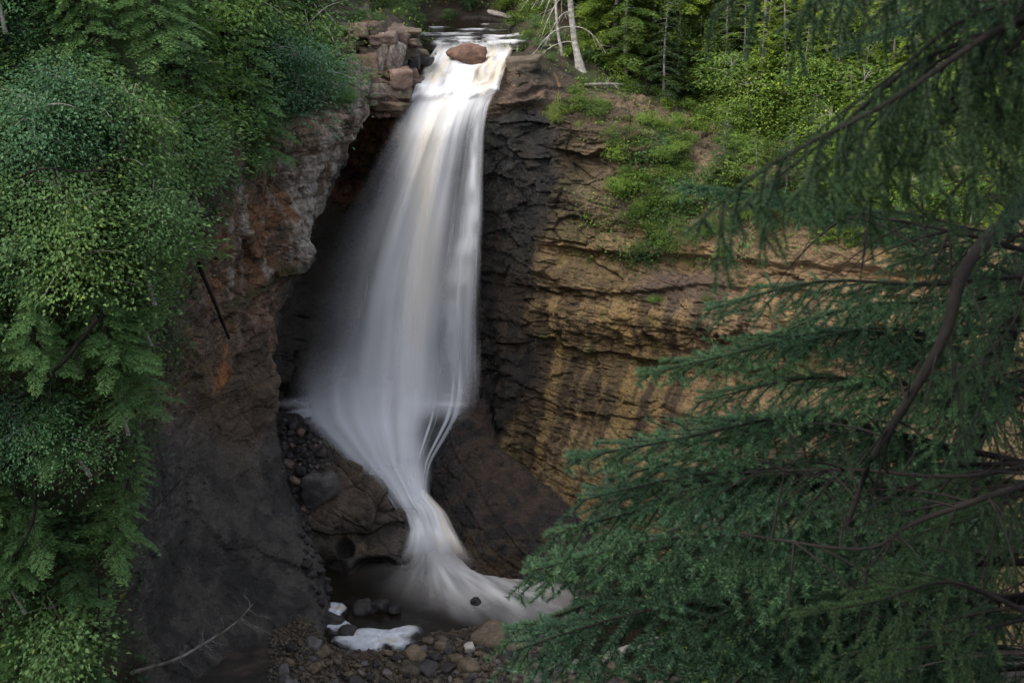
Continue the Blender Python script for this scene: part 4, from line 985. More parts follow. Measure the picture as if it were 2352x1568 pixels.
# ---- broad-leaved shrubs / saplings: a stem, limbs, twigs with layers of leaves
def broadleaf(seed, h, rad, ntw, nleaf, lsize, mat, bark, lean=(0, 0)):
    r = np.random.default_rng(seed)
    tb = Tubes(); top = np.array([lean[0], lean[1], h * 0.9])
    tz = np.linspace(0, 1, 8)[:, None]
    stem = tz * top + 0.05 * h * np.sin(tz * 5 + seed) * np.array([[1, .6, 0]]) * tz
    tb.add(stem, 0.022 * h, 0.006 * h, 6)
    Ps, Ds, Ns = [], [], []
    for i in range(ntw):
        f = r.uniform(0.25, 1.0); b0 = stem[min(7, int(f * 7))]
        az = r.uniform(0, 2 * np.pi); out = rad * r.uniform(0.35, 1.0) * math.sqrt(max(0.15, 1 - (abs(f - 0.55) / 0.62) ** 2))
        tip = b0 + np.array([math.cos(az) * out, math.sin(az) * out, h * (r.uniform(-0.02, 0.16))])
        s = np.linspace(0, 1, 6)[:, None]
        limb = b0 * (1 - s) + tip * s + np.array([[0, 0, 1]]) * 0.12 * out * np.sin(s * 3.0)
        if i % 3 == 0: tb.add(limb, 0.008 * h * .7, 0.002 * h, 4)
        n = int(nleaf * r.uniform(0.6, 1.4))
        tt = r.uniform(0.45, 1.08, n)[:, None]
        base = b0 * (1 - tt) + tip * tt + np.array([[0, 0, 1]]) * 0.12 * out * np.sin(np.clip(tt, 0, 1) * 3.0)
        sp = rad * 0.23
        off = r.standard_normal((n, 3)) * np.array([sp, sp, sp * 0.38]); off[:, 2] -= 0.15 * np.linalg.norm(off[:, :2], axis=1)
        Ps.append(base + off)
        d = off * np.array([1, 1, .2]) + (tip - b0)[None] * 0.35 * r.uniform(.3, 1, (n, 1)) + r.standard_normal((n, 3)) * sp * 0.5; d[:, 2] -= sp * 0.35
        Ds.append(d); tilt = r.standard_normal((n, 3)) * 0.42; tilt[:, 2] = 1; tilt += 0.25 * np.array([[math.cos(az), math.sin(az), 0]])
        Ns.append(tilt)
    P = np.concatenate(Ps); D = np.concatenate(Ds); Nn = np.concatenate(Ns); n = len(P)
    size = lsize * r.uniform(0.55, 1.25, n)
    rnd = np.clip(r.normal(0.48, 0.22, n), 0, 1)
    return leaves_mesh('crown', P, D, Nn, size, size * 0.62, rnd, mat), tb.mesh('trunk', bark)
# ---- conifers: whorls of flat sprays made of narrow leaflets
def conifer(seed, h, rad, nbr, mat, bark, droop=0.25, leaf=0.075, width=0.02, dens=1.0, base=0.08, upturn=0.0):
    r = np.random.default_rng(seed); tb = Tubes()
    tz = np.linspace(0, 1, 12)[:, None]
    stem = np.concatenate([0.03 * h * np.sin(tz * 3 + seed) * tz, 0.02 * h * np.cos(tz * 4 + seed) * tz, tz * h], 1)
    tb.add(stem, 0.016 * h + 0.02, 0.004, 7)
    P, D, S = [], [], []
    for i in range(nbr):
        f = base + (1 - base) * (i + r.uniform(0, 1)) / nbr; az = i * 2.4 + r.uniform(-.5, .5)
        ln = rad * (1 - f) ** 0.75 * r.uniform(0.4, 1.25) + 0.12 * rad
        b0 = np.array([np.interp(f, tz[:, 0], stem[:, k]) for k in range(3)])
        dr = np.array([math.cos(az), math.sin(az), 0]); sd = np.array([-math.sin(az), math.cos(az), 0])
        def pos(t): return b0 + dr * (ln * t)[:, None] + np.array([0, 0, 1]) * (ln * (0.18 * t - (droop + 0.18) * t ** 2 + upturn * t ** 3))[:, None]
        tb.add(pos(np.linspace(0, 0.95, 5)), 0.004 * h * .6 + 0.004, 0.002, 4)
        nt = max(5, int(ln * 13 * dens))
        for j in range(nt):
            t = (j + r.random()) / nt * 0.85 + 0.15; sgn = 1 if j % 2 else -1
            tl = ln * 0.42 * (1.05 - t) ** 0.7 * r.uniform(.6, 1.1) + 0.06
            d2 = dr * 0.75 + sd * sgn * 0.75 + np.array([0, 0, -0.12 + r.normal(0, .08)]); d2 /= np.linalg.norm(d2)
            p0 = pos(np.array([t]))[0]
            m = max(4, int(tl / leaf * 3.2 * dens)); q = (np.arange(m) + r.random(m)) / m
            lp = p0 + d2 * (q * tl)[:, None] + np.array([0, 0, -1]) * (0.25 * tl * q ** 2)[:, None]
            ss = np.where(np.arange(m) % 2 == 0, 1, -1)[:, None]; sd2 = np.cross(d2, [0, 0, 1])
            ld = d2[None] * 0.8 + sd2[None] * ss * 0.75 + r.standard_normal((m, 3)) * 0.22
            P.append(lp); D.append(ld); S.append(np.cross(ld, np.array([0, 0, 1.0]) + r.standard_normal((m, 3)) * 0.35))
    P = np.concatenate(P); D = np.concatenate(D); S = np.concatenate(S); n = len(P)
    rnd = np.clip(r.normal(0.45, 0.2, n), 0, 1)
    return slivers_mesh('crown', P, D, S, leaf * r.uniform(.6, 1.4, n), width * r.uniform(.8, 1.5, n), rnd, mat), tb.mesh('trunk', bark)
def place(kind, meshes, name, label, cat, loc, scale, rotz, group, tilt=(0, 0)):
    t = thing(name, label, cat, loc, group, (tilt[0], tilt[1], rotz), scale)
    link('crown', meshes[0], t); link('trunk', meshes[1], t)
    return t
rp = random.Random(21)
MAPLE = [broadleaf(600 + i, 2.6, 1.35, 58, [76, 96, 56, 84][i], [.105, .085, .13, .095][i], M[['leaf_cool', 'leaf_blue', 'leaf_cool', 'leaf_fresh'][i]], M['bark_grey']) for i in range(4)]
BUSH = [broadleaf(620 + i, 1.5, 1.0, 40, 56, 0.09, M['leaf_cool'], M['bark_dark']) for i in range(3)]
DBUSH = [broadleaf(630 + i, 1.5, 1.0, 34, 36, 0.10, M['leaf_mid'], M['bark_dark']) for i in range(3)]
YBUSH = [broadleaf(640 + i, 1.4, 0.9, 34, 44, 0.11, M['leaf_yellow'], M['bark_dark']) for i in range(3)]
YTREE = [broadleaf(650 + i, 3.4, 1.3, 60, 46, 0.13, M['leaf_yellow'], M['bark_grey']) for i in range(3)]
CEDAR = [conifer(660 + i, 5.0, 1.5, 80, M['cedar'], M['bark_dark'], 0.4, 0.10, 0.04, 1.35, 0.04, 0.12) for i in range(3)]
FIR = [conifer(680 + i, 8.5, [2.9, 2.3, 3.2, 2.6][i], [52, 60, 46, 56][i], M['fir'], M['bark_grey'], [0.2, 0.35, 0.1, 0.28][i], 0.17, 0.085, 1.05, 0.04) for i in range(4)]
HEM = [conifer(700 + i, 9.0, [2.8, 2.4, 3.2][i], 60, M['hemlock'], M['bark_grey'], 0.3, 0.16, 0.075, 1.05, 0.06) for i in range(3)]

# left wall: a tangle of saplings and cedars
LEFT = []
def left_edge(y): return float(interp(y, [(-200, 790), (0, 770), (110, 700), (200, 640), (240, 590), (300, 500), (400, 425), (500, 390), (600, 345), (700, 325), (800, 290), (900, 250), (1000, 220), (1100, 200), (1200, 180), (1300, 170), (1400, 180), (1640, 190)]))
yy = -60
row = 0
LEFT += [(30, 230), (70, 300), (20, 150), (115, 130), (10, 310), (160, 230), (560, 220), (620, 190)]
while yy < 1700:
    e = left_edge(yy); step = 135 if yy > 300 else 115
    x = e - (40 if row % 2 else 5)
    while x > -430:
        LEFT.append((x + rp.uniform(-25, 25), yy + rp.uniform(-25, 25)))
        x -= step
    yy += 105 if yy > 300 else 82; row += 1
for (px, py) in LEFT:
    p = hit(px, py, (BVH_L,)); near = p.y
    up = py < 330
    k = rp.random()
    place_top = px > left_edge(py) - 130
    where = 'at the edge of the bare left cliff' if place_top else ('high on the left gorge slope' if py < 420 else ('low on the left gorge wall' if py > 1000 else 'midway up the left gorge wall'))
    if py < 520 and k < 0.6 or k < 0.42:
        sc = rp.uniform(.5, .75); w = 'tall' if sc > .665 else ('middling' if sc > .58 else 'short')
        place('cedar', CEDAR[rp.randrange(3)], 'cedar_tree', w + ' green cedar with feathery sprays growing ' + where, 'cedar', (p.x + .25, p.y - .2, p.z - 1.3), sc * (near / 33), rp.uniform(0, 6.3), w + ' cedars ' + where, (rp.uniform(-.12, .12), rp.uniform(0.05, .3)))
    elif k < 0.85:
        sc = rp.uniform(.75, 1.15); v = rp.randrange(4); s = sc * (near / 30); w = 'tall' if sc > .95 else 'short'
        look = ('dark-leaved', 'blue-green small-leaved', 'large-leaved', 'fresh light green')[v]
        place('maple', MAPLE[v], 'sapling', w + ' ' + look + ' sapling growing ' + where, 'sapling', (p.x + .15, p.y - .15, p.z - 1.3 * s), s, rp.uniform(0, 6.3), w + ' ' + look + ' saplings ' + where, (rp.uniform(-.2, .2), rp.uniform(.1, .5)))
    else:
        s = rp.uniform(.8, 1.15) * (near / 30)
        place('bush', BUSH[rp.randrange(3)], 'bush', 'low green small-leaved bush growing ' + where, 'bush', (p.x, p.y, p.z - 0.4 * s), s, rp.uniform(0, 6.3), 'bushes ' + where, (rp.uniform(-.2, .2), rp.uniform(.1, .5)))
# forest behind the lip and on the right plateau
def fir_at(px, Y, scale, kind, label, group, cat='fir', lean=0.0):
    x = (px - 1176) / FPX * (Y * CP + 5.5 * SP); z = drop(x, Y)
    ms = {'fir': FIR, 'hem': HEM, 'cedar': CEDAR}[kind]; v = rp.randrange(len(ms)); look = {'fir': ('broad', 'narrow drooping', 'wide-spreading', 'layered'), 'hem': ('broad', 'narrow', 'wide-spreading')}[kind][v] + (' large' if scale > (1.2 if Y > 57 else .7) else ' small'); label = look + ' ' + label; group = look + ' ' + group; nm = {'fir': 'fir_tree', 'hem': 'hemlock_tree', 'cedar': 'cedar_tree'}[kind]
    return place(kind, ms[v], nm, label, cat, (x, Y, z - 0.1), scale, rp.uniform(0, 6.3), group, (rp.uniform(-.04, .04), lean))
for px, Y, s, k in [(1440, 49.5, .62, 'fir'), (1500, 51.5, .8, 'fir'), (1395, 52, .8, 'fir'), (1560, 50, .5, 'hem'), (1600, 53, .95, 'fir'), (1530, 48.2, .4, 'hem'), (1690, 50.5, .7, 'fir'),
                    (1760, 48.5, .6, 'fir'), (1840, 50.0, .75, 'fir'), (1780, 52.5, .9, 'hem'), (1900, 48.0, .7, 'fir'), (1960, 50.5, .8, 'fir'), (2040, 48.0, .75, 'fir'), (2130, 49, .8, 'fir'), (2220, 47, .8, 'hem'), (2310, 48, .9, 'fir'), (2380, 46, .8, 'fir'), (2100, 45.5, .5, 'fir'), (1990, 46.2, .5, 'fir'), (2260, 44, .6, 'fir'), (1410, 50.5, .7, 'fir'), (1465, 53, 1.0, 'fir'), (1555, 52.5, .9, 'fir'), (1640, 51, .75, 'fir'), (1725, 51.5, .8, 'fir'), (1810, 48, .6, 'fir'), (1870, 49, .7, 'fir'), (1930, 46.5, .55, 'fir'), (2060, 46.5, .6, 'fir'), (2160, 46.5, .6, 'fir'), (1350, 54, .9, 'fir'), (1300, 56.5, .9, 'hem'), (1710, 48.6, .5, 'fir'), (1670, 49.3, .5, 'hem'), (1750, 47.2, .45, 'fir'), (1850, 46.4, .45, 'fir')]:
    fir_at(px, Y, s, k, {'fir': 'bright yellow-green fir on the rim above the tan wall', 'hem': 'dull green hemlock on the rim above the tan wall'}[k], {'fir': 'firs', 'hem': 'hemlocks'}[k] + ' on the right rim', {'fir': 'fir', 'hem': 'hemlock'}[k])
for i in range(46):
    px = rp.uniform(700, 2700); Y = rp.uniform(57.5, 68)
    if 900 < px < 1260 and Y < 59: Y += 3
    k = 'hem' if rp.random() < 0.55 else 'fir'
    fir_at(px, Y, rp.uniform(.9, 1.5), k, {'fir': 'light green fir in the forest behind the stream', 'hem': 'dark hemlock in the forest behind the stream'}[k], {'fir': 'firs', 'hem': 'hemlocks'}[k] + ' of the forest behind', {'fir': 'fir', 'hem': 'hemlock'}[k])
for px, Y, s in [(760, 49.5, .7), (700, 48.5, .6), (640, 47, .7), (820, 52, .8), (560, 46, .7), (480, 44.5, .7), (880, 53, .5)]:
    fir_at(px, Y, s, 'hem', 'dull green hemlock on the rim above the left cliff', 'hemlocks on the left rim', 'hemlock')
for px, Y, s in [(1700, 47.5, .9), (1745, 46.8, .8), (1800, 47.0, 1.0), (1860, 46.5, .9), (1660, 48.5, .8), (1920, 46, 1.0), (2000, 45.4, 1.0), (2090, 45, 1.0), (2180, 44.5, 1.0), (2270, 44, 1.1), (1780, 49, 1.2), (1890, 48.5, 1.2), (1620, 50, .9), (2120, 47.5, 1.3), (2330, 45, 1.2), (1380, 51, .7), (1235, 57, 1.0), (1200, 58, .9), (1990, 48, 1.3)]:
    x = (px - 1176) / FPX * (Y * CP + 5.5 * SP); z = drop(x, Y)
    w = 'tall' if s > 1.05 else ('short' if s < .95 else 'middling')
    place('ytree', YTREE[rp.randrange(3)], 'sapling', w + ' sunny yellow-green broadleaf sapling among the firs of the rim', 'sapling', (x, Y, z - .4), s, rp.uniform(0, 6.3), w + ' yellow-green saplings on the right rim', (rp.uniform(-.1, .1), rp.uniform(-.15, .1)))
# bushes hanging on the right cliff and its rim
for px, py, s, k in [(1470, 440, .85, 'y'), (1430, 430, .6, 'y'), (1500, 520, .75, 'y'), (1455, 510, .7, 'c'), (1520, 400, .6, 'y'), (1560, 470, .6, 'c'), (1540, 560, .6, 'c'), (1600, 540, .7, 'c'), (1470, 570, .45, 'c'), (1420, 345, .5, 'y'), (1480, 330, .55, 'y'), (1560, 330, .7, 'c'), (1610, 300, .6, 'y'), (1650, 430, .8, 'c'),
                  (1330, 215, .4, 'y'), (1285, 255, .3, 'y'), (1700, 360, .8, 'y'), (1760, 330, .8, 'y'), (1820, 370, .8, 'y'), (1880, 420, .8, 'y'), (1720, 460, .7, 'c'), (1800, 480, .8, 'c'), (1370, 240, .3, 'y'), (1500, 240, .4, 'c'), (1590, 230, .5, 'c'),
                  (1950, 430, .9, 'y'), (2050, 450, .9, 'y'), (2150, 470, .9, 'y'), (2250, 480, .9, 'y'), (1680, 300, .6, 'y'), (1640, 260, .6, 'y'), (1950, 540, .7, 'c'), (2100, 560, .7, 'c'), (1355, 600, .22, 'c'), (1580, 610, .4, 'c'), (1500, 690, .3, 'y'), (1620, 690, .35, 'c')]:
    p = hit(px, py, (BVH_B,)); s *= (1 if k == 'y' else .72); ms = YBUSH if k == 'y' else DBUSH
    where = 'on the rim of the right cliff' if py < 320 else ('hanging on the face of the right cliff' if py < 590 else 'sprouting from a ledge of the tan wall')
    place('bush', ms[rp.randrange(3)], 'bush', ('yellow-green' if k == 'y' else 'mid-green') + ' bush ' + where, 'bush', (p.x, p.y, p.z - 0.5 * s), s, rp.uniform(0, 6.3), ('yellow-green' if k == 'y' else 'mid-green') + ' bushes ' + where, (rp.uniform(.1, .5), rp.uniform(-.3, .1)))
rq = random.Random(55)
for i in range(120):
    px = rq.uniform(1310, 2300); py = rq.uniform(185, 330) + max(0, px - 1500) * rq.uniform(0, .28)
    if rq.random() < .3: px = rq.uniform(1400, 1700); py = rq.uniform(330, 600)
    p = hit(px, py, (BVH_B,)); s = rq.uniform(.2, .5); k = rq.random() < .65
    place('bush', (YBUSH if k else DBUSH)[rq.randrange(3)], 'herb_clump', ('small yellow-green' if k else 'small dark green') + ' clump of herbs on the earthy brow of the right cliff', 'herbs', (p.x, p.y, p.z - 0.3 * s), s, rq.uniform(0, 6.3), ('yellow-green' if k else 'dark green') + ' herb clumps on the right brow', (rq.uniform(.1, .4), rq.uniform(-.2, .2)))
for px, py, s, k in [(1180, 60, .5, 'y'), (1215, 45, .6, 'y'), (1230, 25, .7, 'y'), (1080, 20, .5, 'c'), (960, 60, .4, 'c'), (930, 30, .6, 'c'), (985, 95, .25, 'c'), (1030, 45, .35, 'c'), (1165, 25, .6, 'y'), (1215, 90, .3, 'y'), (1240, 110, .3, 'c'), (1255, 80, .45, 'y'), (1280, 100, .35, 'c'), (1300, 130, .3, 'y'), (1230, 65, .4, 'c'), (1320, 110, .4, 'y'), (1345, 140, .35, 'c'), (1265, 140, .22, 'c'), (1200, 100, .22, 'c'), (1360, 100, .5, 'y')]:
    p = hit(px, py, (BVH_B,)); ms = YBUSH if k == 'y' else BUSH
    place('bush', ms[rp.randrange(3)], 'bush', ('yellow-green' if k == 'y' else 'mid-green') + ' bush overhanging the stream above the falls', 'bush', (p.x, p.y, p.z - 0.2 * s), s, rp.uniform(0, 6.3), ('yellow-green' if k == 'y' else 'mid-green') + ' streamside bushes')
for px, py, s in [(700, 200, .55), (745, 215, .5), (790, 235, .4), (760, 160, .5), (800, 120, .45), (830, 60, .5), (880, 20, .5), (815, 230, .3), (660, 240, .6), (865, 55, .35), (915, 40, .3), (900, 155, .22)]:
    p = hit(px, py, (BVH_L, BVH_B))
    place('bush', BUSH[rp.randrange(3)], 'bush', 'small green bush hanging over the broken blocks left of the falls', 'bush', (p.x, p.y, p.z - 0.35 * s), s, rp.uniform(0, 6.3), 'bushes over the broken blocks', (0, rp.uniform(.1, .5)))

for i in range(60):
    px = rq.uniform(1640, 2400); py = rq.uniform(250, 545)
    p = hit(px, py, (BVH_B,)); k = rq.random(); s = rq.uniform(.55, 1.0)
    if k < .35: place('t', YTREE[rq.randrange(3)], 'sapling', 'light green sapling rooted on the steep right brow', 'sapling', (p.x, p.y, p.z - .6 * s), s * .8, rq.uniform(0, 6.3), 'saplings on the right brow', (rq.uniform(0, .25), rq.uniform(-.3, 0)))
    elif k < .6: place('t', FIR[rq.randrange(4)], 'fir_tree', 'young yellow-green fir rooted on the steep right brow', 'fir', (p.x, p.y, p.z - .3), s * .35, rq.uniform(0, 6.3), 'young firs on the right brow')
    elif k < .8: place('t', HEM[rq.randrange(3)], 'hemlock_tree', 'young dull green hemlock rooted on the steep right brow', 'hemlock', (p.x, p.y, p.z - .3), s * .33, rq.uniform(0, 6.3), 'young hemlocks on the right brow')
    else: place('t', DBUSH[rq.randrange(3)], 'bush', 'rounded mid-green bush on the steep right brow', 'bush', (p.x, p.y, p.z - .4 * s), s, rq.uniform(0, 6.3), 'rounded bushes on the right brow', (rq.uniform(0, .3), rq.uniform(-.3, 0)))
# ---- ground cover: leaves nobody could count, grown on the soil of both walls
def ground_cover(name, G, w, n, mat, seed, size, lift=0.12):
    r = np.random.default_rng(seed)
    A = G[:-1, :-1]; B = G[:-1, 1:]; C = G[1:, :-1]
    area = np.linalg.norm(np.cross(B - A, C - A), axis=-1); ww = (w[:-1, :-1] * area).reshape(-1); ww /= ww.sum()
    i = r.choice(len(ww), n, p=ww); a = A.reshape(-1, 3)[i]; b = B.reshape(-1, 3)[i]; c = C.reshape(-1, 3)[i]
    P = a + (b - a) * r.random((n, 1)) + (c - a) * r.random((n, 1))
    nn = np.cross(b - a, c - a); nn /= np.linalg.norm(nn, axis=1, keepdims=True) + 1e-9
    nn *= np.sign((nn * (np.array([0, 0, CAM_Z]) - P)).sum(1, keepdims=True))
    P = P + nn * (r.random((n, 1)) ** 1.5) * lift
    D = rand_unit(r, n) + nn * 0.3; D[:, 2] -= 0.4
    U = nn * 0.6 + np.array([[0, 0, 0.8]]) + rand_unit(r, n) * 0.4
    s = size * r.uniform(.5, 1.3, n)
    link(name, leaves_mesh(name, P, D, U, s, s * 0.65, np.clip(r.normal(.45, .25, n), 0, 1), mat), kind='stuff')
xl, yl = proj(GL)
dens = fbm(GL * 0.9, 3, 801)
ground_cover('undergrowth', GL, (1 - BARE_L) * (yl > -150) * (xl > -600), 28000, M['ivy'], 31, 0.12, 0.25)
ground_cover('creeper', GL, np.exp(-((BARE_L - 0.6) / 0.5) ** 2) * sstep(-0.1, 0.3, dens + 0.25 * sstep(600, 800, yl)) * (xl < 720) * (BARE_L < 0.999) + 0.12 * sstep(0.2, 0.4, dens) * (xl < 640) * (yl < 1100) * (yl > 300), 9000, M['ivy'], 32, 0.08, 0.12)
db = fbm(GB * 0.8, 3, 802)
vegR = sstep(1290, 1380, XB) * (1 - sstep(520, 620, YB + 40 * db)) * sstep(-0.25, 0.25, db)
ground_cover('cliff_herbs', GB, vegR * (YB > -50) * (XB < 2500), 30000, M['leaf_yellow'], 33, 0.085, 0.25)
vegR2 = sstep(1400, 1470, XB) * (1 - sstep(1660, 1760, XB)) * sstep(280, 330, YB) * (1 - sstep(560, 640, YB)) * sstep(-0.2, 0.3, db)
ground_cover('vines', GB, vegR2, 8000, M['ivy'], 34, 0.09, 0.25)
topG = (TB < 4.3)[:, None] * (np.ones_like(XB)) * (GB[..., 1] < 75) * (YB < 320) * (1 - gauss(XB, 1070, 130) * (GB[..., 1] < 57.5)) * sstep(-0.4, 0.2, db)
ground_cover('forest_undergrowth', GB, np.clip(topG, 0, 1), 26000, M['leaf_yellow'], 35, 0.13, 0.5)

# ---- grass
def grass_mesh(seed, n, ln, spread):
    r = np.random.default_rng(seed); V = []; F = []; c = []
    for i in range(n):
        p = np.array([r.normal(0, spread), r.normal(0, spread), 0]); az = r.uniform(0, 6.28); l = ln * r.uniform(.5, 1.2); d = np.array([math.cos(az), math.sin(az), 0]); s = np.array([-d[1], d[0], 0]) * 0.008
        k0 = len(V)
        for t in np.linspace(0, 1, 4): 
            q = p + d * l * 0.6 * t + np.array([0, 0, 1]) * l * (0.9 * t - 0.95 * t * t); V += [q - s * (1 - .9 * t), q + s * (1 - .9 * t)]
        for t in range(3): F.append((k0 + 2*t, k0 + 2*t + 1, k0 + 2*t + 3, k0 + 2*t + 2))
        c += [r.random()] * 8
    c = np.array(c); return mesh_np('grass_tuft', np.array(V), np.array(F), False, np.stack([c, c, c], -1), [M['grass']])
GT = [grass_mesh(900 + i, 170, 0.75, 0.13) for i in range(3)]
for px, py, s in [(1272, 245, 1.1), (1283, 262, 1.0), (1296, 250, .8), (1270, 268, .8), (1325, 285, .5), (1375, 280, .5), (1440, 270, .5), (1410, 300, .45), (1700, 300, .6), (1560, 290, .6)]:
    p = hit(px, py, (BVH_B,))
    link('grass_tuft', GT[rp.randrange(3)], None, (p.x, p.y - .05, p.z - 0.03), (rp.uniform(.2, .6), 0, rp.uniform(0, 6)), s, None, 'hanging tuft of yellow-green grass on the rim of the right cliff', 'grass', 'grass tufts on the right rim')

# ================================================================== DEAD WOOD
def tube_thing(name, label, cat, pts, r0, r1, mat, sides=8, part=None, twigs=None, seed=0, group=None):
    rng = np.random.default_rng(seed); P = np.array(pts, float); o = P[0]
    C = catmull(P - o, max(8, len(P) * 6)); tb = Tubes(); tb.add(C, r0, r1, sides, 0.05, rng)
    if twigs:
        n, ln, rad = twigs[:3]; drp = twigs[3] if len(twigs) > 3 else 0.3
        for i in range(n):
            f = rng.uniform(0.15, 0.98); k = int(f * (len(C) - 1)); d = rand_unit(rng, 1)[0]; ax = C[min(k + 1, len(C) - 1)] - C[max(k - 1, 0)]; ax /= np.linalg.norm(ax) + 1e-9
            d = d - ax * (d @ ax); d = d / (np.linalg.norm(d) + 1e-9) + ax * 0.5; l = ln * rng.uniform(.4, 1.1) * (1.1 - 0.5 * f)
            s = np.linspace(0, 1, 6)[:, None]
            tb.add(C[k] + d * l * s + np.array([[0, 0, -drp * l]]) * s ** 2 + 0.06 * l * np.sin(s * 5 + i), rad, rad * .25, 4)
            for q in range(2):
                t = rng.uniform(.3, .8); b = C[k] + d * l * t + np.array([0, 0, -drp * l]) * t ** 2; dd = d + rand_unit(rng, 1)[0] * 0.7
                tb.add(b + dd * l * 0.45 * s + np.array([[0, 0, -drp * l * .5]]) * s ** 2, rad * .55, rad * .2, 3)
    link(name, tb.mesh(name, mat), None, o, label=label, cat=cat, group=group)
g = hit(1332, 160, (BVH_B,))
gx, gy, gz = g
# pale trunk with dead drooping limbs on the rim
def dead_tree(base, top, r0, label, seed, nl, ln):
    t = thing('dead_tree', label, 'tree', base); rng = np.random.default_rng(seed)
    b = np.zeros(3); e = np.array(top) - np.array(base)
    s = np.linspace(0, 1, 14)[:, None]; C = b + e * s; C[:, 0] -= 0.35 * np.sin(s[:, 0] * 2.6) * (1 - s[:, 0]) ; C[:2, 0] += np.array([0.14, 0.03])
    C[0, 2] -= 0.45; rr = np.linspace(r0, r0 * .55, 14); rr[0] *= 2.2; rr[1] *= 1.2
    tb = Tubes(); tb.add(C, rr, None, 9); link('trunk', tb.mesh('trunk', M['bark_pale']), t)
    for i in range(nl):
        f = rng.uniform(.22, .95); p = C[int(f * 13)]; az = rng.uniform(2.2, 4.2) if rng.random() < .75 else rng.uniform(0, 6.28); l = ln * rng.uniform(.5, 1.1)
        tb = Tubes(); d = np.array([math.cos(az), math.sin(az), 0]); q = np.linspace(0, 1, 8)[:, None]
        limb = p + d * l * q + np.array([[0, 0, 1]]) * l * (0.25 * q - 0.85 * q ** 2); tb.add(limb, 0.022, 0.005, 5)
        for j in range(9):
            tq = rng.uniform(.2, .95); k = int(tq * 7); dd = d * .6 + rand_unit(rng, 1)[0] * .6 + np.array([0, 0, -.5]); tb.add(limb[k] + dd * 0.4 * l * np.linspace(0, 1, 5)[:, None] * rng.uniform(.4, 1), 0.009, 0.003, 3)
        link('bare_limb', tb.mesh('bare_limb', M['bark_pale']), t)
dead_tree((gx, gy, gz - .1), (gx - .5, gy + 0.3, gz + 6.5), 0.115, 'pale-barked trunk with bare drooping limbs on the rim right of the falls', 61, 20, 2.2)
g2 = hit(1292, 128, (BVH_B,)); dead_tree((g2.x, g2.y, g2.z - .1), (g2.x - .15, g2.y + .3, g2.z + 4.5), 0.055, 'thin pale sapling trunk beside the thicker pale trunk', 62, 8, 1.2)
for i, (px, Y, rr) in enumerate([(1360, 52, .09), (1385, 55, .12), (1480, 55, .13), (1650, 54, .12), (1690, 56, .15), (1870, 52, .12), (1930, 54, .14), (2010, 53, .1), (1270, 58, .12), (1130, 60, .13), (880, 58, .12), (1750, 50, .08), (2080, 51, .11)]):
    x = (px - 1176) / FPX * (Y * CP + 5.5 * SP); z = drop(x, Y)
    tube_thing('bare_trunk', 'bare grey tree trunk standing among the firs of the rim', 'trunk', [(x, Y, z - .2), (x + .1, Y, z + 3), (x + rp.uniform(-.3, .3), Y, z + 8)], rr, rr * .5, M['bark_grey'], 8, twigs=(26, 1.1, .012, .2), seed=70 + i, group='bare trunks among the firs')
def log(label, a, b, r0, r1, mat, seed, twigs=None, mid=None, name='fallen_log', cat='log'):
    pts = [a] + ([mid] if mid else [tuple((np.array(a) + np.array(b)) / 2 + np.array([0, 0, .05]))]) + [b]
    tube_thing(name, label, cat, pts, r0, r1, mat, 9, twigs=twigs, seed=seed)
log('rotten brown log lying across the bank behind the stream', at(985, 48, 57.2), at(1140, 22, 58.5), .26, .18, M['bark_brown'], 81, (14, .7, .03, .1))
log('thin brown log jammed beside the rotten one', at(1040, 30, 58), at(1150, 12, 59), .15, .1, M['bark_brown'], 82, (8, .8, .02, .1))
log('pale bleached log sloping into the stream', at(1120, 28, 57.6), at(1196, 50, 56.2), .12, .09, M['bark_pale'], 83)
log('dark broken log under the pale one', at(1060, 45, 57.4), at(1165, 52, 56.6), .16, .12, M['bark_dark'], 84)
log('pale root lying on the soil of the right rim', hit(1340, 200, (BVH_B,)) + Vector((0, -.05, .08)), hit(1480, 205, (BVH_B,)) + Vector((0, -.05, .1)),   .06, .035, M['bark_grey'], 85, (4, .4, .02, .1))
log('reddish broken stub sticking up on the rim', hit(1285, 200, (BVH_B,)), hit(1285, 200, (BVH_B,)) + Vector((-.2, 0, .5)), .07, .01, M['bark_brown'], 86, name='stub', cat='stub')
a = hit(438, 612, (BVH_L,)); b = hit(520, 772, (BVH_L,))
log('dark dead pole leaning down the bare left cliff', tuple(a + Vector((.25, -.25, .15))), tuple(b + Vector((.1, -.15, 0))), .06, .045, M['bark_dark'], 87)
# bleached limbs hanging over the left rim
for i, (x0, y0, x1, y1) in enumerate([(705, 0, 790, 165), (740, 40, 800, 120), (690, 60, 750, 150)]):
    a = hit(x0, y0, (BVH_L, BVH_B)); b = hit(x1, y1, (BVH_L, BVH_B))
    log(['longest bleached limb slanting over the left rim', 'short bleached limb beside the longest on the left rim', 'bleached limb half hidden by bushes on the left rim'][i], tuple(a + Vector((0, -.3, .4))), tuple(b + Vector((.1, -.3, .25))), .035, .015, M['bark_pale'], 88 + i, (10, .7, .01, .3), name='dead_limb', cat='limb')
# dead bough reaching out low on the left
a = hit(300, 1545, (BVH_L,))
D0 = np.array(a); A1 = np.array(at(330, 1535, a.y - 0.2)); 
tube_thing('dead_bough', 'bare grey dead bough reaching out over the dark rock low on the left', 'bough', [tuple(D0), tuple(at(400, 1515, a.y - .1)), tuple(at(480, 1470, a.y + .3)), tuple(at(540, 1430, a.y + .6)), tuple(at(582, 1385, a.y + .9))], .05, .008, M['bark_grey'], 7, twigs=(22, .8, .010, .25), seed=95)
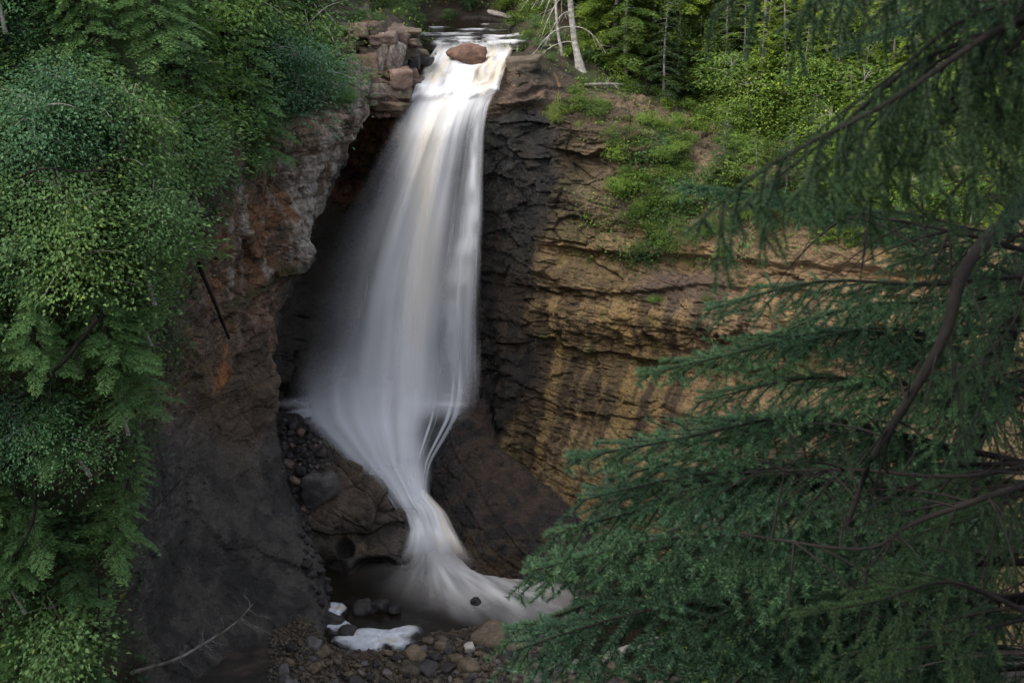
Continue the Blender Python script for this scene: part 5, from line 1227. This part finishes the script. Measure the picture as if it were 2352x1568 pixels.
# stems that show through the left foliage
for i, (pts, rr) in enumerate([(((200, 745), (150, 810), (95, 870), (20, 930)), .07), (((62, 1090), (60, 1180), (30, 1250), (-20, 1330)), .05), (((0, 432), (70, 425), (150, 430), (220, 425)), .03), (((395, 1100), (330, 1170), (250, 1250), (80, 1420)), .025), (((200, 1480), (198, 1420), (205, 1370), (200, 1300)), .03), (((150, 180), (200, 140), (240, 120), (290, 100)), .03)]):
    W = [tuple(hit(px, py, (BVH_L,)) + Vector((.5, -1.0, .45))) for px, py in pts]
    W[-1 if i in (0, 1, 3) else 0] = tuple(hit(*pts[-1 if i in (0, 1, 3) else 0], (BVH_L,)))
    tube_thing('leaning_stem', ['thick dark stem leaning out of the left foliage', 'dark curved stem low in the left foliage', 'dark twig crossing the cedars on the left slope', 'long thin grey stem slanting over the low left foliage', 'short upright dead stem low in the left foliage', 'dark twig high in the left foliage'][i], 'stem', W, rr * .62, rr * .3, M['bark_spruce'], 7, twigs=(6, .5, .01), seed=120 + i)
log('pale driftwood log beached below the cobble bar', on_z(1385, 1508, .25), on_z(1590, 1450, .4), .13, .08, M['bark_grey'], 97, (5, .5, .03, .1), name='driftwood')
log('dark waterlogged log among the cobbles', on_z(935, 1490, .3), on_z(1015, 1476, .3), .12, .1, M['bark_dark'], 98)

# ================================================================== NEAR SPRUCES
M['spruce_shaded'] = leaf_material('shaded_spruce_needles', (0.006, 0.017, 0.007), (0.013, 0.034, 0.014), (0.034, 0.068, 0.026), 0.15, 0.55, 0.25)  # darker copy of the spruce needles: canopy shade put into the colour
def bough(seed, Lb=2.2, mat='spruce', hang=0.35, needle=0.021, dens=1.15, bare=0.12, sec=0.42, side_drop=0.2, nsec=20):
    """a bough along +X, its tip on the X axis; returns wood mesh and needle mesh"""
    r = np.random.default_rng(seed); tb = Tubes()
    def main(t): return np.stack([Lb * t, 0.07 * Lb * (np.sin(t * 4 + seed) - np.sin(seed) - t * (np.sin(4 + seed) - np.sin(seed))), Lb * hang * 0.5 * (t - t * t) + 0.015 * Lb * np.sin(t * 9.42 + seed) * np.sin(t * np.pi)], -1)
    ts = np.linspace(0, 1, 14); tb.add(main(ts), 0.014, 0.003, 6)
    P, D, T = [], [], []
    def needles(line, step, up=0.35, tipw=0.3):
        seg = np.linalg.norm(np.diff(line, axis=0), axis=1); cum = np.concatenate([[0], np.cumsum(seg)]); n = max(4, int(cum[-1] / step))
        q = (np.arange(n) + r.random(n)) / n * cum[-1]
        p = np.stack([np.interp(q, cum, line[:, k]) for k in range(3)], -1)
        d = (line[-1] - line[0]) / (np.linalg.norm(line[-1] - line[0]) + 1e-9)
        rd = rand_unit(r, n); rd = rd - (rd @ d)[:, None] * d; rd /= np.linalg.norm(rd, axis=1, keepdims=True) + 1e-9
        rd[:, 2] += up
        P.append(p); D.append(rd * 0.8 + d * 0.6); T.append((q / cum[-1]) ** 2 * tipw)
    needles(main(np.linspace(0.45, 1, 8)), 0.00085 / dens)
    n2_ = int(Lb * nsec)
    for j in range(n2_):
        t = bare + (1 - bare) * (j + r.random()) / n2_; sg = 1 if j % 2 else -1
        l = (sec * (1 - t) ** 0.65 + 0.07) * Lb * 0.55 * r.uniform(.6, 1.15)
        ang = R(r.uniform(42, 62)); b0 = main(np.array([t]))[0]
        dz = -side_drop * r.uniform(.4, 1.5) + 0.06
        d = np.array([math.cos(ang), sg * math.sin(ang), dz])
        s = np.linspace(0, 1, 7)
        line = b0 + d * (l * s)[:, None] + np.array([0, 0, -1]) * (side_drop * 0.6 * l * s ** 2)[:, None] + np.array([1, 0, 0]) * (0.12 * l * s ** 2)[:, None]
        tb.add(line, 0.004, 0.0015, 4)
        needles(line[2 if t < .3 else 0:], 0.00085 / dens)
        n3 = int(l * 20)
        for k in range(n3):
            u = 0.22 + 0.78 * (k + r.random()) / n3; s3 = 1 if k % 2 else -1
            b1 = np.array([np.interp(u, s, line[:, c]) for c in range(3)])
            l3 = (0.42 * l * (1 - u) ** 0.7 + 0.06) * r.uniform(.6, 1.2)
            dd = d / np.linalg.norm(d); sd = np.array([-dd[1], dd[0], 0]) * s3
            d3 = dd * 0.75 + sd * r.uniform(.3, .8) + np.array([0, 0, -side_drop * r.uniform(.2, 1.2) + r.normal(0, .28)])
            line3 = b1 + d3 * (l3 * np.linspace(0, 1, 4))[:, None] + np.array([0, 0, -1]) * (side_drop * .5 * l3 * np.linspace(0, 1, 4) ** 2)[:, None]
            tb.add(line3, 0.002, 0.001, 3)
            needles(line3, 0.00085 / dens)
    P = np.concatenate(P); D = np.concatenate(D); n = len(P)
    S = np.cross(D, rand_unit(r, n))
    nm = slivers_mesh('needles', P, D, S, needle * r.uniform(.7, 1.2, n), np.full(n, 0.0027), np.clip(r.normal(.38, .2, n) + np.concatenate(T) + (r.random(n) < .02) * .5, 0, 1), M[mat])
    return tb.mesh('branch', M['bark_spruce']), nm
BO = [bough(1000, 1.9, 'spruce', .35, side_drop=.25), bough(1001, 1.7, 'spruce', .2, side_drop=.4), bough(1002, 2.0, 'spruce', .5, side_drop=.2), bough(1003, 1.6, 'spruce_shaded', .6, dens=1.4, side_drop=.45, sec=.5, nsec=10), bough(1004, 1.5, 'spruce', .3, bare=.35, dens=.8), bough(1005, 1.5, 'spruce_shaded', .4, dens=1.4, side_drop=.6, sec=.45, nsec=10)]
BLEN = [1.9, 1.7, 2.0, 1.6, 1.5, 1.5]
def spruce(label, base, top, r0, boughs, seed, stubs=0, crown=0, limbs=()):
    t = thing('spruce_tree', label, 'spruce', base, 'near spruces' if False else None)
    rng = np.random.default_rng(seed); B = np.array(base); e = np.array(top) - B
    s = np.linspace(0, 1, 16)[:, None]; C = e * s + 0.06 * np.sin(s * 6 + seed) * np.array([[1, .5, 0]])
    tb = Tubes(); tb.add(C, r0, r0 * .35, 10, 0.04, rng); link('trunk', tb.mesh('trunk', M['bark_spruce']), t)
    for (x0, y0, Y0, x1, y1, Y1, k, roll) in boughs:
        a = Vector(at(x0, y0, Y0)); b = Vector(at(x1, y1, Y1))
        X = (b - a).normalized(); Z = Vector((0, 0, 1)); Z = (Z - X * Z.dot(X)).normalized(); Yv = Z.cross(X)
        m = Matrix((X, Yv, Z)).transposed() @ Matrix.Rotation(R(roll), 3, 'X')
        sc = (b - a).length / BLEN[k]
        o = link('branch', BO[k][0], t, a - Vector(base), m.to_euler(), sc)
        link('needles', BO[k][1], o)
    for i in range(crown):  # unseen boughs above the frame, added to shade the ones below
        f = (21.7 - B[2]) / e[2] + (1 - (21.7 - B[2]) / e[2]) * (i + .5) / crown * .98; p = np.array([np.interp(f, s[:, 0], C[:, q]) for q in range(3)]); az = i * 2.4; k = i % 3; o = link('branch', BO[k][0], t, tuple(p), (0, R(12), az), rng.uniform(.8, 1.2) * (1.5 - .9 * f)); link('needles', BO[k][1], o)
    for i in range(stubs):
        f = rng.uniform(.1, .95); p = C[int(f * 15)]; d = rand_unit(rng, 1)[0]; d[2] *= .4; l = rng.uniform(.5, 1.6); q = np.linspace(0, 1, 7)[:, None]
        tb = Tubes(); tb.add(p + d * l * q + np.array([[0, 0, -.3 * l]]) * q ** 2, .012, .003, 4)
        for j in range(5):
            b = p + d * l * rng.uniform(.3, .9); tb.add(b + (d + rand_unit(rng, 1)[0] * .8) * l * .3 * q, .005, .002, 3)
        link('dead_branch', tb.mesh('dead_branch', M['bark_dark']), t)
    for pts, ra in limbs:
        W = np.array([at(*p) for p in pts]) - B; Cc = catmull(W, 26); tb = Tubes(); tb.add(Cc, ra, ra * .22, 8, .05, rng)
        for i in range(22):
            k = int(rng.integers(3, 25)); d = rand_unit(rng, 1)[0]; l = rng.uniform(.15, .6); q = np.linspace(0, 1, 6)[:, None]
            tb.add(Cc[k] + d * l * q + np.array([[0, 0, -.25 * l]]) * q ** 2, .006, .0015, 4)
            for j in range(3): tb.add(Cc[k] + d * l * rng.uniform(.3, .9) + (d * .5 + rand_unit(rng, 1)[0]) * l * .35 * q, .0025, .001, 3)
        link('limb', tb.mesh('limb', M['bark_spruce']), t)
    return t
def gb(px, Y): # base point on the hillside under px
    x = (px - 1176) / FPX * (Y * CP + 6 * SP); z = float(hill_z(np.array(x), np.array(Y))) + 0.12 * max(0, x - 6); return (x, Y, z - .1)
def tp(px, py, Y): return at(px, py, Y)
def fan(x0, y0, Y0, tips, k, jitter=0):
    return [(x0, y0 + 25 * (i % 3), Y0, x1, y1, Y1, (k[i % len(k)]), rl) for i, (x1, y1, Y1, rl) in enumerate(tips)]
def tier(x0, y0, Y0, xa, ya, xb, yb, n, Ya, Yb, seed, k=(0, 1, 2)):
    """n boughs from one whorl, tips spread between two frame positions"""
    q = random.Random(seed); out = []
    for i in range(n):
        f = (i + q.uniform(-.3, .3)) / max(1, n - 1)
        out.append((x0 + q.uniform(-60, 60), y0 + q.uniform(-40, 40), Y0 + q.uniform(-.2, .2), xa + (xb - xa) * f + q.uniform(-25, 25), ya + (yb - ya) * f + q.uniform(-25, 25), Ya + (Yb - Ya) * q.random(), k[i % len(k)], q.uniform(-14, 14)))
    return out
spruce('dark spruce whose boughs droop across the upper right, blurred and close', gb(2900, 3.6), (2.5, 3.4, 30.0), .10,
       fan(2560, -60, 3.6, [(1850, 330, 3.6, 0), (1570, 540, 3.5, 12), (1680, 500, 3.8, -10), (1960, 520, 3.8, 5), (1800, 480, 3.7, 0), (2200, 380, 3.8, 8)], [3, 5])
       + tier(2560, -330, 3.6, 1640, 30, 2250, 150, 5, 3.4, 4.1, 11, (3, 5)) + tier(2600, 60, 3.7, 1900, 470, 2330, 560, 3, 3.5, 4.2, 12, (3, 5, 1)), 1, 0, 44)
spruce('blue-green spruce with tiers of flat boughs in front of the tan wall', gb(2560, 6.2), tp(2520, -1500, 6.2), .13,
       fan(2450, 640, 6.2, [(1625, 712, 6.0, 0), (1690, 800, 6.3, 0), (1580, 430, 6.1, 10)], [0, 1, 2]) + tier(2450, 560, 6.2, 1950, 520, 2200, 720, 2, 5.6, 6.4, 21)
       + fan(2450, 850, 6.2, [(1480, 862, 6.0, 5), (1600, 925, 6.1, -5), (1650, 1010, 6.4, 5)], [2, 0, 1]) + tier(2450, 800, 6.2, 1750, 790, 2200, 1000, 3, 5.5, 6.4, 22)
       + fan(2450, 1090, 6.2, [(1320, 1055, 5.9, 8), (1420, 1150, 6.1, 0), (1280, 1225, 5.8, 0), (1400, 1100, 6.2, 0), (1330, 1150, 6.0, 0)], [2, 0, 1]) + tier(2450, 1090, 6.2, 1480, 1130, 2050, 1250, 4, 5.4, 6.4, 23), 2, 16, 26, [([(2560, 380, 6.2), (2420, 430, 6.0), (2320, 500, 5.5), (2215, 620, 5.1), (2170, 770, 5.0), (2085, 920, 5.0), (2000, 1060, 5.0), (1945, 1210, 5.1)], .042), ([(2560, 640, 6.2), (2300, 560, 5.4), (2050, 505, 5.3), (1900, 500, 5.3)], .012), ([(2560, 1010, 6.2), (2250, 1090, 5.2), (1950, 1078, 5.2), (1700, 1085, 5.3)], .013), ([(2560, 1050, 6.2), (2300, 1130, 5.0), (2100, 1200, 5.0), (1980, 1260, 5.0), (1700, 1225, 5.2)], .017)])
spruce('dense dark spruce filling the low ground below the blue-green one', gb(2480, 7.6), tp(2500, 0, 7.6), .12,
       fan(2400, 1240, 7.6, [(1215, 1335, 7.3, 0), (1350, 1300, 7.5, 5), (1180, 1450, 7.2, 0), (1260, 1540, 7.2, 0)], [2, 0, 1]) + tier(2400, 1260, 7.6, 1300, 1330, 1950, 1320, 4, 6.8, 7.8, 31) + tier(2400, 1390, 7.6, 1230, 1480, 1950, 1440, 5, 6.5, 7.6, 32)
       + tier(2400, 1500, 7.6, 1300, 1590, 2000, 1560, 4, 6.4, 7.4, 33), 3, 0, 20)
spruce('leaning black spruce stem with sparse boughs behind the blue-green one', gb(1820, 11.0), tp(2460, 330, 9.2), .2,
       fan(2200, 680, 9.6, [(1950, 720, 9.4, 0), (2420, 640, 9.2, 0)], [4]) + fan(2100, 900, 10, [(1750, 880, 9.8, 0), (2350, 960, 9.4, 0)], [4]) + fan(2010, 1080, 10.2, [(1620, 1090, 10, 0), (2300, 1140, 9.6, 0)], [4]), 4, 30)
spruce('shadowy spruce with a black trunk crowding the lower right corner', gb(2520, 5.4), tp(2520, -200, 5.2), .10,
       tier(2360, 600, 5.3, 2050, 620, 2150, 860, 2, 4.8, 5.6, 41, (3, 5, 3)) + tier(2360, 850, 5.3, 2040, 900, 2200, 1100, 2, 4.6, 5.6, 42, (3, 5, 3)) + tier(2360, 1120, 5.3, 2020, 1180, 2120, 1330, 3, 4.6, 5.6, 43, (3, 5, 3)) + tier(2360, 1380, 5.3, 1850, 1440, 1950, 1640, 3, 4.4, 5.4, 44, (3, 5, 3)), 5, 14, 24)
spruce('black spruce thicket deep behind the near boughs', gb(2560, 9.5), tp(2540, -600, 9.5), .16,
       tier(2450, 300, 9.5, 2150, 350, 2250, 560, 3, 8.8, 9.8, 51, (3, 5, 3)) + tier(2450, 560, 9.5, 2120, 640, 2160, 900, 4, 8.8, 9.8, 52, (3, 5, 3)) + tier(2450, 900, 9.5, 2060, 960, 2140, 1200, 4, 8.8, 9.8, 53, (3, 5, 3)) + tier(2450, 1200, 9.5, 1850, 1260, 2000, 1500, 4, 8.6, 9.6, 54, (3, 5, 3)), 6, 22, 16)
# leafy bushes low in the gorge seen between the boughs
for px, py in [(1560, 1500), (1680, 1530), (1800, 1480), (1950, 1520), (2100, 1500), (2250, 1480), (1620, 1580), (2000, 1400), (1880, 1590)]:
    p = hit(px, py, (BVH_B, BVH_F)); s = rp.uniform(.6, 1.0)
    place('bush', YBUSH[rp.randrange(3)], 'bush', 'yellow-green bush on the gorge floor behind the dark spruces', 'bush', (p.x, p.y, p.z - .15), s, rp.uniform(0, 6.3), 'bushes on the gorge floor')
